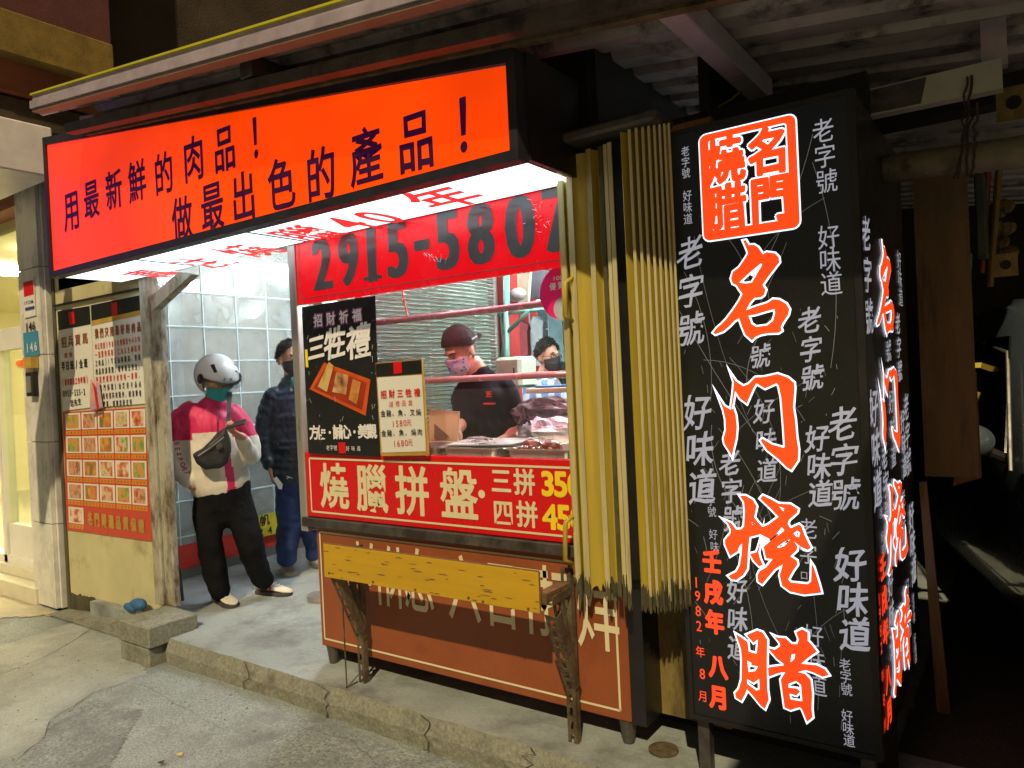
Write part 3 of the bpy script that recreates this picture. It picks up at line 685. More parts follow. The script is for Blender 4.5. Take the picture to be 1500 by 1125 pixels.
# phone number sign (tall red panel above the window)
ps = thing("phone_sign", "red phone number panel above the stall window", "sign", (-2.2, 2.45, 1.945))
M_backred = mat("backlit_red", (.60, .005, .012), .25, var=.05, bump=.02, emit=(1, .0, .008), estr=.5)
obj("sign_board", bx(-3.015, -1.36, 2.445, 2.475, 1.947, 2.30), M_backred, ps, bevel=.003)
mb = MB()
for a, b in (((-2.99, 1.972), (-1.36, 1.972)), ((-2.99, 1.972), (-2.99, 2.30))): stripe(mb, a, b, .004, 2.444)
_flat("border_line", mb, M_grey, ps)
dz = 2.128
M_dig = mat("charcoal_digit", (.10, .11, .125), .15, var=.2, bump=0)
letters("digit", ps, PY(2.4445), [(c, onY(px, 380, 2.4445).x, dz, .250 if c != "-" else .3, w) for c, px, w in (("2", 472, .72), ("9", 511, .72), ("1", 545, .72), ("5", 583, .72), ("-", 619, .5), ("5", 657, .72), ("8", 706, .72), ("0", 764, .74), ("7", 822, .74))], M_dig, bold=.008, asym=(-.06, -.045, -.03, -.015, .0, .015, .03, .045, .06))
mb = MB()
for px, w in ((545, .10),): x = onY(px, 380, 2.4445).x; mb.box(x - .06, x + .06, 2.4425, 2.4435, dz - .116, dz - .098)
obj("digit_foot", mb, M_dig, ps)
# crumpled clear tape scraps stuck on the number
mb = MB()
for i in range(46):
    cx, cy = (785, 318) if i < 28 else (640, 372)
    px, py = cx + random.gauss(0, 9), cy + random.gauss(0, 13 if i < 28 else 7); p = onY(px, py, 2.438); a = random.uniform(0, 6.28); l = random.uniform(.006, .03)
    q = p + Vector((math.cos(a) * l, random.uniform(-.008, .0), math.sin(a) * l)); n = Vector((0, .004, .003)); mb.add([p, q, q + n, p + n * .5], [(0, 1, 2, 3)])
obj("tape_scraps", mb, mat("clear_tape", (.8, .8, .82), .15, var=.1, bump=0), ps, kind="stuff")
# window pane and rails
obj("window_pane", bx(-2.62, -1.36, 2.478, 2.483, 1.205, 1.945), glass("window_glass", (.97, .97, .97), .07, .015), stl)
obj("red_mullion", MB().box(-2.645, -2.60, 2.485, 2.53, 1.205, 1.95), mat("pink_red_post", (.45, .05, .07), .4, var=.3), stl, bevel=.003)
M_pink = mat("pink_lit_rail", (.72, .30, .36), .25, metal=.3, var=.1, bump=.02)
z1, z2 = onY(700, 456, 2.50).z, onY(700, 554, 2.50).z
obj("rail", MB().tube([(-2.60, 2.50, z1), (-1.2, 2.50, z1)], .014, 12), M_pink, stl, smooth=True)
obj("rail", MB().tube([(-2.60, 2.50, z2), (-1.2, 2.50, z2)], .014, 12), M_pink, stl, smooth=True)
obj("hanging_cord", MB().tube([onY(589, 425, 2.52), onY(594, 450, 2.52), onY(598, 466, 2.52)], .004, 6), M_red, stl)
# black banner
bn = board("black_banner", "black hanging banner with white brush characters and a red tray picture", [(442, 450), (549, 433), (556, 669), (452, 664)], M_blkfilm, 2.43, .004, "banner")
YB = 2.43
letters("lettering", bn, PY(YB, .003), row("招財祈福", (467, 470), (524, 462), 19, YB), mat("purple_ink", (.25, .05, .22), .4), bold=.09)
letters("lettering", bn, PY(YB, .0045), row("招財祈福", (467, 470), (524, 462), 17, YB), M_wink, bold=.03)
for s, px, py, h in (("三", 464, 510, 34), ("牲", 491, 503, 42), ("禮", 526, 501, 46)):
    letters("lettering", bn, PY(YB, .0035), row(s, (px, py), (px, py), h, YB), M_wink, bold=.03, brush=.06)
letters("lettering", bn, PY(YB, .003), row("方便·誠心·美觀", (461, 634), (545, 632), 19, YB), M_wink, bold=.04, brush=.03)
letters("lettering", bn, PY(YB, .003), row("老字號", (481, 656), (492, 656), 7, YB), M_wink, bold=.0)
letters("lettering", bn, PY(YB, .003), row("好味道", (510, 657), (526, 657), 7, YB), M_wink, bold=.0)
quadpart("red_seal", bn, [(496, 648), (506, 648), (507, 664), (497, 664)], M_red, YB, .002)
M_tray = mat("orange_tray_print", (.55, .08, .01), .35, var=.2, scale=20)
quadpart("tray_picture", bn, [(475, 531), (543, 556), (536, 609), (454, 570)], M_tray, YB, .002)
quadpart("tray_inside", bn, [(478, 538), (537, 560), (531, 600), (460, 568)], mat("tray_inside_print", (.30, .03, .01), .35), YB, .004)
quadpart("roast_chicken_picture", bn, [(483, 530), (490, 536), (480, 574), (467, 566)], foodmat("food_chicken", 5, (.3, .12, .03), (.6, .4, .12), (.5, .4, .2)), YB, .006)
quadpart("roast_pork_picture", bn, [(494, 545), (512, 550), (508, 578), (488, 574)], foodmat("food_pork", 9, (.08, .03, .02), (.4, .2, .08), (.6, .4, .2)), YB, .006)
quadpart("fish_picture", bn, [(518, 555), (530, 560), (524, 592), (512, 585)], foodmat("food_fish", 2, (.4, .14, .03), (.55, .25, .06), (.5, .2, .05)), YB, .006)
quadpart("yellow_tag", bn, [(447, 512), (450.5, 512), (452, 538), (448.5, 538)], M_yink, YB, .002)
mb = MB()
for i in range(26):
    px, py = random.choice((random.gauss(449, 4), random.gauss(546, 3), random.uniform(450, 550))), random.uniform(450, 660); p = onY(px, py, YB - .003); a = random.gauss(1.4, .4); l = random.uniform(.005, .03)
    mb.add([p, p + Vector((math.cos(a) * l, -.002, math.sin(a) * l)), p + Vector((math.cos(a) * l + .0025, -.002, math.sin(a) * l)), p + Vector((.002, 0, 0))], [(0, 1, 2, 3)])
obj("plastic_creases", mb, mat("crease_white", (.55, .57, .6), .3), bn, kind="stuff")
# white price board
YW = 2.415
wb = board("white_price_board", "small white gold-edged price board leaning in the window corner", [(550, 532), (618, 526), (627, 667), (558, 668)], M_gold, YW, .010, "price board")
quadpart("white_field", wb, [(553, 553), (618, 549), (624, 661), (560, 663)], M_paper, YW, .002)
quadpart("black_header", wb, [(551, 533), (617.5, 527), (618.3, 547), (552, 552)], M_blkfilm, YW, .003)
quadpart("red_seal", wb, [(577, 531), (589, 530), (590, 546), (578, 548)], M_red, YW, .005)
for s, a, b, h, m_, bo in (("招財三牲禮", (563, 578), (612, 575), 11, M_rink, .03), ("送禮品盒", (574, 592), (602, 590), 8, M_rink, 0), ("金雞、魚、叉燒", (562, 606), (614, 604), 9, M_ink, .01), ("1580元", (577, 621), (600, 619), 9, M_rink, .0), ("金雞、魚、燒肉", (563, 635), (616, 633), 9, M_ink, .01), ("1680元", (579, 650), (602, 648), 9, M_rink, .0)):
    letters("lettering", wb, PY(YW, .0045), row(s, a, b, h, YW), m_, bold=bo, brush=.02)
# round pink delivery sticker
c = onY(826, 428, 2.47); M_mag = mat("magenta_print", (.62, .01, .12), .35, var=.04, emit=(1, .01, .15), estr=.12)
dk = thing("round_sticker", "round magenta delivery service sticker half hidden by the shutter", "sticker", (c.x, 2.474, c.z))
R = (onY(826, 428, 2.47) - onY(790, 428, 2.47)).length
_flat("disc", MB().add([(c.x + R * math.cos(k * math.pi / 24), 2.474, c.z + R * .95 * math.sin(k * math.pi / 24)) for k in range(48)], [tuple(range(48))]), M_mag, dk)
letters("lettering", dk, PY(2.4735), row("food", (812, 408), (828, 406), 6, 2.4735), M_wink, bold=.02)
letters("lettering", dk, PY(2.4735), row("優質", (810, 420), (822, 418), 10, 2.4735), M_wink, bold=.03)
mb = MB(); cc = onY(826, 452, 2.4725)
mb.add([(cc.x + .047 * math.cos(k * math.pi / 16), 2.4728, cc.z + .047 * math.sin(k * math.pi / 16)) for k in range(32)], [tuple(range(32))]); _flat("grey_disc", mb, mat("light_grey_print", (.4, .42, .45), .4), dk)
# inside of the stall
obj("counter_top", bx(-2.98, -1.22, 2.485, 3.05, .877, 1.185), M_steel, stl)
M_cutb = mat("peach_cutting_board", (.62, .42, .26), .5, var=.1)
def tray(x0, x1, y0, y1, z0, h, label, meat=0):
    t = thing("steel_tray", label, "tray", ((x0 + x1) / 2, (y0 + y1) / 2, z0), "steel trays on the stall counter")
    def rr(x0, x1, y0, y1, z, r=.03, n=4):
        out = []
        for cx, cy, a0 in ((x1 - r, y1 - r, 0), (x0 + r, y1 - r, 90), (x0 + r, y0 + r, 180), (x1 - r, y0 + r, 270)):
            for k in range(n + 1):
                a = math.radians(a0 + 90 * k / n); out.append(Vector((cx + r * math.cos(a), cy + r * math.sin(a), z)))
        return out
    rings = [rr(x0 + .02, x1 - .02, y0 + .02, y1 - .02, z0), rr(x0 + .012, x1 - .012, y0 + .012, y1 - .012, z0 + h), rr(x0 - .005, x1 + .005, y0 - .005, y1 + .005, z0 + h + .002),
             rr(x0 - .005, x1 + .005, y0 - .005, y1 + .005, z0 + h + .006), rr(x0 + .014, x1 - .014, y0 + .014, y1 - .014, z0 + h + .004), rr(x0 + .024, x1 - .024, y0 + .024, y1 - .024, z0 + .004)]
    mb = MB(); n = len(rings[0])
    for r in rings: mb.v += r
    for j in range(len(rings) - 1):
        for i in range(n): i2 = (i + 1) % n; mb.f.append((j * n + i, j * n + i2, (j + 1) * n + i2, (j + 1) * n + i))
    mb.f.append(tuple(range(n))[::-1]); e = (len(rings) - 1) * n; mb.f.append(tuple(e + i for i in range(n)))
    obj("pan", mb, M_steel, t)
    return t
ta = onY(642, 668, 2.50).x; tb = onY(726, 668, 2.50).x; tc = onY(735, 668, 2.50).x
tray(ta, tb, 2.50, 2.74, 1.187, .042, "shallow steel tray with a folded lid, in the middle of the counter")
tray(tc, tc + .33, 2.50, 2.74, 1.187, .042, "shallow steel tray holding the roast meat, nearest the shutter")
tray(ta - .36, ta - .02, 2.50, 2.74, 1.187, .042, "shallow steel tray half hidden behind the white price board")
obj("tray_lid", MB().slab([(ta + .02, 2.53, 1.238), (tb + .05, 2.55, 1.243), (tb + .02, 2.80, 1.250), (ta - .05, 2.78, 1.243)], .004, Vector((0, 0, 1))), M_steel, label="flat steel sheet laid over the middle tray", cat="lid")
M_roast = mat("roast_glaze", (.15, .022, .006), .25, var=.6, scale=40, bump=.5, dirt=(.30, .12, .03), dscale=34, coat=.8)
for (px, py, s, lb) in ((744, 651, (.040, .035, .018), "small dark roast chunk at the left of the meat tray"), (780, 646, (.052, .04, .034), "glazed roast duck piece in the middle of the meat tray"), (809, 646, (.048, .04, .032), "browned roast duck piece nearest the shutter in the meat tray")):
    p = onY(px, py, 2.62)
    mb = MB().ball((p.x, 2.62, 1.187 + s[2] + .012), s, nu=20, nv=14)
    for k in range(3): mb.ball((p.x + random.uniform(-.03, .03), 2.60 + random.uniform(-.02, .02), 1.21 + s[2] * random.uniform(.2, .9)), (s[0] * .45, s[1] * .4, s[2] * .5), nu=12, nv=8)
    obj("roast_meat", mb, M_roast, smooth=True, jitter=.014, label=lb, cat="roast meat")
obj("cutting_board", bx(-2.90, -2.25, 2.78, 3.02, 1.187, 1.205), M_cutb, label="peach coloured cutting board on the stall counter", cat="board", bevel=.004)
q = [onY(*a, 2.80) for a in ((628, 600), (672, 603), (669, 650), (628, 650))]
obj("cardboard_sheet", MB().slab(q[::-1], .01, Vector((0, 1, 0))), M_cutb, label="peach cardboard sheet standing behind the trays at the left", cat="cardboard")
q = [onY(*a, 2.79) for a in ((636, 621), (658, 640), (636, 643))]
obj("patterned_cloth", MB().prism(q, (0, .005, 0)), mat("speckled_cloth", (.12, .07, .08), .8, var=.9, scale=90), label="small dark speckled cloth against the cardboard", cat="cloth")
kn = thing("carving_tongs", "steel tongs lying on the flat sheet over the middle tray", "tongs", (-2.05, 2.64, 1.26))
for s in (-1, 1): obj("tong_arm", MB().tube([(-2.13, 2.66, 1.262), (-2.05, 2.64 + s * .018, 1.266), (-1.96, 2.60 + s * .012, 1.262)], .005, 6), M_steel, kn)
for i in range(5):
    x = onY(752 + i * 9, 652, 2.56).x; mb = MB().ball((x, 2.56 + .01 * (i % 2), 1.222 + .004 * (i % 3)), (.019, .013, .013), nu=10, nv=7)
    obj("roast_slice", mb, M_roast, smooth=True, jitter=.01, label="small chopped roast piece at the front of the meat tray", cat="roast meat", group="chopped roast pieces in the front of the tray")
# stall lamps
tube_lamp((-2.65, 2.62, 2.20), (-1.45, 2.62, 2.20), "pinkish warming tube above the stall trays", 95, (1.0, .50, .58), .02)
tube_lamp((-2.4, 4.0, 2.56), (-1.4, 4.0, 2.56), "white fluorescent tube over the stall kitchen", 420, (.88, 1.0, .94), .03)
tube_lamp((-2.2, 6.0, 2.56), (-1.0, 6.0, 2.56), "white fluorescent tube over the dining corner", 250, (.85, 1.0, .97), .03)
# left partition with window blinds
pw = thing("stall_partition", "stall side partition holding a window with white slatted blinds", "partition", (-3.0, 3.4, .13))
obj("low_wall", bx(-3.03, -2.99, 2.56, 4.35, .13, 1.22), mat("stall_grey_wall", (.35, .38, .36), .6), pw)
obj("high_wall", bx(-3.03, -2.99, 2.56, 4.35, 2.34, 2.72), mat("stall_cream_wall", (.55, .53, .42), .6), pw)
obj("window_frame", MB().box(-3.03, -2.97, 2.56, 2.66, 1.22, 2.34).box(-3.03, -2.97, 4.05, 4.1, 1.22, 2.34).box(-3.03, -2.97, 2.66, 4.05, 1.22, 1.26), M_alu, pw)
obj("frosted_glass", bx(-3.02, -3.015, 2.66, 4.05, 1.26, 2.34), mat("green_grey_glass", (.13, .20, .17), .2, var=.2), pw)
bl0 = None
for k in range(43):
    z = 1.275 + k * .0245; t_ = MB(); c = Vector((-2.955, 3.355, z)); a = .6
    t_.slab([(-2.966, 2.67, z - .006), (-2.966, 4.04, z - .006), (-2.948, 4.04, z + .004), (-2.948, 2.67, z + .004)], .0012)
    if bl0 is None: bl0 = obj("blind_slat", t_, mat("white_slat", (.80, .84, .80), .4, var=.05, bump=0), pw)
    else:
        o = bl0.copy(); COL.objects.link(o); o.parent = pw; o.location = (0, 0, k * .0245)
for y in (2.9, 3.35, 3.8): obj("blind_cord", MB().tube([(-2.943, y, 1.26), (-2.943, y, 2.34)], .002, 5), M_tarpline, pw)
obj("upright_post", bx(-2.99, -2.94, 4.12, 4.30, .13, 2.72), mat("red_board", (.35, .03, .03), .5), pw)
# cream board with fan on high back wall
bk = thing("hood_panel", "cream panel hanging above the kitchen with a grey wall fan", "panel", onY(740, 430, 4.3))
obj("panel", MB().slab([onY(*a, 4.3) for a in ((702, 400), (776, 396), (773, 443), (700, 455))], .03, Vector((0, 1, 0))), mat("hood_cream", (.55, .52, .40), .6, var=.12), bk)
pts = [onY(*a, 4.2) for a in ((716, 413), (720, 428), (731, 436), (738, 425), (747, 433), (757, 441))]
obj("fan_arm", MB().tube(pts, [.012, .014, .02, .03, .035, .02], 10), mat("grey_enamel", (.4, .42, .43), .3), bk, smooth=True)
p = onY(759, 431, 4.2); obj("fan_head", MB().ball(p, (.06, .05, .045)), mat("grey_enamel", (.4, .42, .43), .3), bk, smooth=True)
obj("dark_cupboard", MB().slab([onY(*a, 4.5) for a in ((774, 394), (838, 386), (838, 436), (774, 437))], .3, Vector((0, 1, 0))), mat("slate_cupboard", (.06, .06, .08), .5), label="dark slate cupboard high behind the round sticker", cat="cupboard")
# green tube frame
M_green = mat("green_enamel_tube", (.16, .42, .36), .35, var=.15)
gf = thing("green_frame", "pale green steel tube frame behind the cook", "frame", onY(741, 530, 4.1))
for pts, r in ((((742, 400), (742, 620)), .022), (((724, 440), (724, 620)), .016), (((744, 486), (790, 440)), .015), (((715, 462), (830, 449)), .012), (((733, 455), (738, 505), (730, 540)), .008)):
    obj("tube", MB().tube([onY(x, y, 4.1) for x, y in pts], r, 10), M_green, gf, smooth=True)
# back grid tarp with red band and clothes
bt = thing("back_tarp", "gridded tarp with dark view at the back of the dining corner", "tarp", (-2.9, 5.6, .5))
obj("sheet", bx(-4.6, -1.8, 5.6, 5.61, .5, 2.5), mat("dark_teal_sheet", (.04, .10, .11), .4, var=.5, scale=3), bt)
obj("red_strip", bx(-3.95, -3.62, 5.585, 5.595, .9, 2.3), M_redband, bt)
for k in range(12): obj("grid_cord", bx(-4.5 + k * .2, -4.488 + k * .2, 5.57, 5.58, .5, 2.5), M_tarpline, bt)
for k in range(9): obj("grid_cord", bx(-4.6, -1.8, 5.565, 5.575, .62 + k * .22, .632 + k * .22), M_tarpline, bt)
for i, (px, py, w, h, c, lb) in enumerate(((762, 505, .20, .42, (.40, .09, .10), "dull red garment hanging in front of the back tarp"), (787, 500, .16, .42, (.45, .55, .56), "pale grey garment hanging beside the red one"), (814, 490, .18, .45, (.16, .30, .32), "teal garment hanging behind the seated customer"))):
    p = onY(px, py, 5.2); mb = MB()
    prof = [(-.12, 0), (-.5, -.12), (-.45, -.22), (-.38, -.2), (-.42, -.98), (.42, -1), (.38, -.2), (.45, -.22), (.5, -.12), (.12, 0)]
    mb.prism([(p.x + a * w, 5.2 + .02 * math.sin(a * 9), p.z + h / 2 + b * h) for a, b in prof], (0, .05, 0))
    t_ = thing("hanging_garment", lb, "garment", (p.x, 5.2, p.z + h / 2)); obj("cloth", mb, mat("garment%d" % i, c, .9), t_)
    obj("hanger_hook", MB().tube([(p.x, 5.22, p.z + h / 2), (p.x, 5.22, p.z + h / 2 + .08), (p.x + .03, 5.22, p.z + h / 2 + .1)], .004, 6), M_alu, t_)
# dining table with things
T0 = onY(700, 600, 3.75); tz = onY(790, 568, 3.75).z
tb_ = thing("dining_table", "beige topped serving shelf behind the cook", "table", (-2.1, 3.9, .13))
obj("table_top", bx(-2.45, -1.35, 3.62, 4.1, tz - .03, tz), mat("beige_top", (.55, .50, .36), .45), tb_, bevel=.004)
obj("lower_shelf", bx(-2.45, -1.35, 3.64, 4.08, tz - .20, tz - .15), mat("tan_shelf", (.50, .38, .22), .5), tb_)
for x in (-2.42, -1.42):
    for y in (3.66, 4.04): obj("leg", bx(x, x + .04, y, y + .04, .13, tz - .2), M_dkgal, tb_)
p = onY(812, 566, 3.72)
obj("blue_tray", bx(p.x - .10, p.x + .12, 3.66, 3.86, tz + .001, tz + .012), mat("blue_plastic", (.03, .14, .30), .35), label="blue plastic tray on the beige shelf", cat="tray", bevel=.003)
p = onY(752, 540, 3.85); ma = thing("till_machine", "pale green till machine standing on the beige shelf", "machine", (p.x, 3.85, tz))
obj("housing", bx(p.x - .10, p.x + .10, 3.78, 3.98, tz + .001, tz + .20), mat("pale_green_plastic", (.45, .55, .42), .4), ma, bevel=.02)
obj("slot", bx(p.x + .05, p.x + .058, 3.775, 3.782, tz + .06, tz + .13), M_ink, ma)
def bag(c, s, m, label):
    mb = MB().ball(c, s, nu=28, nv=18, fn=lambda d: 1 + .28 * noise.noise(d * 3.1 + Vector(c)) + .10 * noise.noise(d * 9))
    obj("plastic_bag", mb, m, label=label, cat="bag")
M_pbag = mat("white_plastic_film", (.70, .68, .74), .2, var=.1, bump=.5, bscale=18)
bag((onY(806, 630, 2.95).x, 2.95, 1.24), (.17, .10, .09), M_pbag, "crumpled white plastic bag glowing pink behind the meat")
bag((onY(800, 612, 3.2).x, 3.2, 1.33), (.20, .08, .09), mat("dark_clutter", (.05, .04, .05), .5, bump=.6, bscale=20, dirt=(.2, .16, .18), dscale=12), "dark bundle of bags under the beige shelf")
obj("clear_bottle", MB().lathe((onY(767, 600, 2.85).x, 2.85, 1.19), [(.03, 0), (.034, .02), (.034, .12), (.012, .17), (.012, .2)], 16), glass("bottle_glass", (.9, .92, .95), .3), label="clear bottle standing at the cook's right elbow", cat="bottle")
# ================================================================ fold-down bench shelf
bs = thing("hinged_shelf", "worn yellow fold-down shelf board on rusty perforated brackets", "shelf", (-2.05, 2.3, .13))
q = [onY(473, 796, 2.2), onY(788, 838, 2.2), onY(790, 899, 2.2), onY(475, 845, 2.2)]
obj("board", MB().slab(q[::-1], .016, Vector((0, 1, 0))), M_yboard, bs, bevel=.002)
mb = MB()
for i in range(46):
    s, t_ = random.random(), random.random() ** .8; p = q[0].lerp(q[1], s).lerp(q[3].lerp(q[2], s), t_); l = random.uniform(.006, .03); h = random.uniform(.0012, .0032)
    pts = [p + Vector((-l, -.0012, 0)), p + Vector((-l * .3, -.0012, -h)), p + Vector((l, -.0012, -h * .5)), p + Vector((l * .4, -.0012, h))]
    mb.add(pts, [(0, 1, 2, 3)])
obj("chips", mb, M_chip, bs, kind="stuff")
for s_, tt in ((.03, .86), (.27, .9), (.48, .92), (.72, .90), (.78, .93), (.96, .92)):
    c_ = q[0].lerp(q[1], s_).lerp(q[3].lerp(q[2], s_), tt); obj("screw_head", MB().lathe((c_.x, c_.y - .002, c_.z), [(.005, -.002), (.005, .002)], 8, Matrix.Rotation(math.pi / 2, 3, 'X')), M_rust, bs)
obj("worn_edge", MB().tube([q[0] + Vector((0, .004, .001)), q[1] + Vector((0, .004, .001))], .004, 5).tube([q[1] + Vector((.001, .006, 0)), q[2] + Vector((.001, .006, 0))], .004, 5), M_chip, bs)
def perfo(name, a, b, w, d, parent, holes=True):
    """perforated angle iron from a to b"""
    a, b = Vector(a), Vector(b); t = (b - a).normalized(); L = (b - a).length
    s = Vector((1, 0, 0)); s = (s - t * s.dot(t)).normalized(); n = t.cross(s)
    mb = MB(); k = max(2, int(L / .05)); 
    for i in range(k):
        p0 = a + t * (L * i / k); p1 = a + t * (L * (i + 1) / k)
        # face strip with a slot: two rails and a bridge
        for u0, u1 in ((-.5, -.18), (.18, .5)): mb.slab([p0 + s * w * u0, p0 + s * w * u1, p1 + s * w * u1, p1 + s * w * u0], .003, n)
        pm = p0.lerp(p1, .62); mb.slab([pm - s * w * .18, pm + s * w * .18, p1 + s * w * .18, p1 - s * w * .18], .003, n)
    mb.slab([a + s * w * .5, b + s * w * .5, b + s * w * .5 + n * d, a + s * w * .5 + n * d], .003, s)
    return obj(name, mb, M_rust, parent)
for x, zt in ((-2.62, .78), (-1.475, .80)):
    perfo("leg", (x, 2.385, .131), (x, 2.385, zt), .038, .028, bs)
    perfo("diagonal_strut", (x, 2.385, .34), (x + .03, 2.225, .665), .05, .035, bs)
    perfo("top_strut", (x, 2.385, zt - .10), (x + .02, 2.222, .705), .04, .03, bs)
    perfo("inner_strut", (x, 2.375, .46), (x + .01, 2.30, .70), .04, .02, bs)
obj("wood_batten", bx(-1.50, -1.455, 2.22, 2.38, .71, .745), M_chip, bs)
obj("hanging_frame", MB().box(-2.645, -2.64, 2.31, 2.315, .131, .68).box(-2.645, -2.64, 2.31, 2.38, .131, .137), M_rust, bs)
# ================================================================ folding shutter
fs = thing("folding_shutter", "folded yellow accordion shutter hanging beside the stall window", "shutter", (-1.2, 2.35, .72))
zt0 = 2.34
def slat(px0, px1, Y0, Y1, m, zb, zt=zt0, th=.004, nm="slat"):
    """slat between two picture columns measured at mid height, near edge at Y0, far edge at Y1"""
    a = onY(px0, 600, Y0); b = onY(px1, 600, Y1)
    mb = MB(); n = 6; top = [Vector((a.x, Y0, zt)), Vector((b.x, Y1, zt))]
    low = []
    for i in range(n + 1):
        t = i / n; low.append(Vector((a.x + (b.x - a.x) * t, Y0 + (Y1 - Y0) * t, zb + random.uniform(-.022, .022) + .006)))
    poly = [top[1], top[0]] + low
    nrm = (Vector((b.x, Y1, 0)) - Vector((a.x, Y0, 0))).normalized(); nn = Vector((-nrm.y, nrm.x, 0)) * th
    mb.prism(poly, nn); o = obj(nm, mb, m, fs)
    # worn dark end
    e = MB(); k = zb + random.uniform(.05, .10); up = []
    for i in range(n + 1):
        t = i / n; up.append(Vector((a.x + (b.x - a.x) * t, Y0 + (Y1 - Y0) * t, k + random.uniform(-.03, .02))))
    e.prism([v + Vector((0, -.0016, 0)) - nn * .2 for v in up[::-1]] + [v + Vector((0, -.0016, 0)) - nn * .2 for v in low], nn * 1.5)
    if (px1 - px0) < 16 or random.random() < .4: obj("worn_end", e, M_sstip, o)
    return o
slat(832, 840, 2.37, 2.37, M_cslat, .70)
slat(840, 844, 2.37, 2.40, M_yslat, .71)
slat(845, 853, 2.365, 2.365, M_cslat, .715)
slat(853, 875, 2.38, 2.40, M_yslat, .735)
slat(875, 882, 2.365, 2.365, M_cslat, .71)
slat(882, 893, 2.375, 2.41, M_yslat, .72)
slat(893, 899, 2.37, 2.37, M_sstip, .715)
slat(901, 906, 2.36, 2.36, M_cslat, .705)
slat(907, 913, 2.35, 2.35, M_cslat, .695)
xs = 928
for k in range(8):
    w1 = 4.2 - k * .2; w2 = 6.8 - k * .4 if k else 10
    slat(xs, xs + w2, 2.335 + k * .005, 2.36 + k * .005, M_yslat, .70 + k * .004, 2.36)
    slat(xs + w2, xs + w2 + w1, 2.33 + k * .005, 2.33 + k * .005, M_cslat, .70 + k * .004, 2.36)
    xs += w1 + w2 - .4
obj("top_track", MB().box(-1.40, -.99, 2.30, 2.46, 2.362, 2.40), M_dkgal, fs, bevel=.01)
a_, b_ = onY(832, 600, 2.41).x, onY(911, 600, 2.41).x
obj("inner_fold", bx(a_, b_, 2.405, 2.412, .76, 2.34), M_yslat, fs)
obj("folding_core", bx(-1.34, -1.03, 2.415, 2.45, .78, 2.36), M_black, fs)
for (py0, py1) in ((406, 470), (758, 828)):
    a, b = onY(833, py0, 2.34), onY(833, py1, 2.34); mb = MB()
    mb.tube([Vector((a.x, 2.368, a.z)), Vector((a.x - .012, 2.335, a.z - .02)), Vector((b.x - .012, 2.335, b.z + .02)), Vector((b.x, 2.368, b.z))], .009, 8)
    obj("pull_handle", mb, M_yslat, fs, smooth=True)
# low mustard wall between cabinet and sign
obj("low_wall_panel", MB().box(-1.20, -.93, 2.60, 2.66, .22, 1.0).box(-1.20, -.93, 2.662, 2.70, .9, 2.45), M_must, label="stained mustard panel between the brown cabinet and the sign tower", cat="panel")
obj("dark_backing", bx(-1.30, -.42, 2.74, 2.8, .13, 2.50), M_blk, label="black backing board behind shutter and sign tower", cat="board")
# ================================================================ large orange lightbox
YS = 2.033; ZU = 2.25
sg = thing("overhead_lightbox", "long orange overhead lightbox with dark slogan and lit white underside", "sign", (-3.1, 2.25, 2.25))
TL, TR = onY(73, 206, YS), onY(749, 92, YS); BR_, BL_ = onY(755, 219, YS), onY(79, 414, YS)
zb = ZU + .03; TL.x = BL_.x = -4.70; TR.x = BR_.x = -1.375
slope = (TL.z - TR.z) / (TL.x - TR.x)
face = [Vector((-4.685, YS, zb)), Vector((-1.385, YS, zb)), Vector((-1.385, YS, onY(748.5, 94, YS).z)), Vector((-4.685, YS, onY(75, 209, YS).z))]
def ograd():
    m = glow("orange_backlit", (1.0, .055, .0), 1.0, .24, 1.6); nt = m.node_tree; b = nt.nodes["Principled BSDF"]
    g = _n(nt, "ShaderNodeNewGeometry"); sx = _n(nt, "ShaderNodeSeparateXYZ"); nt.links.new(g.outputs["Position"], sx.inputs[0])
    r = _n(nt, "ShaderNodeMapRange"); r.inputs[1].default_value = -4.7; r.inputs[2].default_value = -3.0; nt.links.new(sx.outputs[0], r.inputs[0])   # pink neon reflection at the left end painted into the emission
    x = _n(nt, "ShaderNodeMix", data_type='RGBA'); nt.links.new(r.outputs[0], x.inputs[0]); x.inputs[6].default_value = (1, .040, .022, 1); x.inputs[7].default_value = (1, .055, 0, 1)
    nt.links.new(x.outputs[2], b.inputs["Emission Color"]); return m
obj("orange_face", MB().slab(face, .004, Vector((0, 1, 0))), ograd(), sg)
ztl, ztr = face[3].z, face[2].z; fw = .035
def frame_bar(a, b, w=.05, up=True, nm="frame_bar"):
    a, b = Vector(a), Vector(b); u = Vector((0, 0, w)); obj(nm, MB().slab([a, b, b + u, a + u], .06, Vector((0, 1, 0))), M_frame, sg)
frame_bar((-4.715, YS - .012, ZU - .005), (-1.355, YS - .012, ZU - .005), .036)
frame_bar((-4.715, YS - .012, ztl), (-1.355, YS - .012, ztr), .045)
obj("frame_end", bx(-4.715, -4.685, YS - .013, YS + .05, ZU - .004, ztl + .04), M_frame, sg)
obj("frame_end", bx(-1.386, -1.352, YS - .013, YS + .05, ZU - .004, ztr + .04), M_frame, sg)
YBK = 2.425
obj("side_board", MB().prism([(-1.36, YS + .05, ZU + .003), (-1.36, YBK, ZU + .003), (-1.36, YBK, ztr + .05), (-1.36, YS + .05, ztr + .05)], (.016, 0, 0)), M_black, sg)
obj("side_board", MB().prism([(-4.71, YS + .05, ZU + .003), (-4.71, YBK, ZU + .003), (-4.71, YBK, ztl), (-4.71, YS + .05, ztl)], (.016, 0, 0)), M_black, sg)
obj("lid_board", MB().slab([(-4.71, YS + .05, ztl + .02), (-1.35, YS + .05, ztr + .02), (-1.35, YBK, ztr + .02), (-4.71, YBK, ztl + .02)], .012, Vector((0, 0, 1))), M_black, sg)
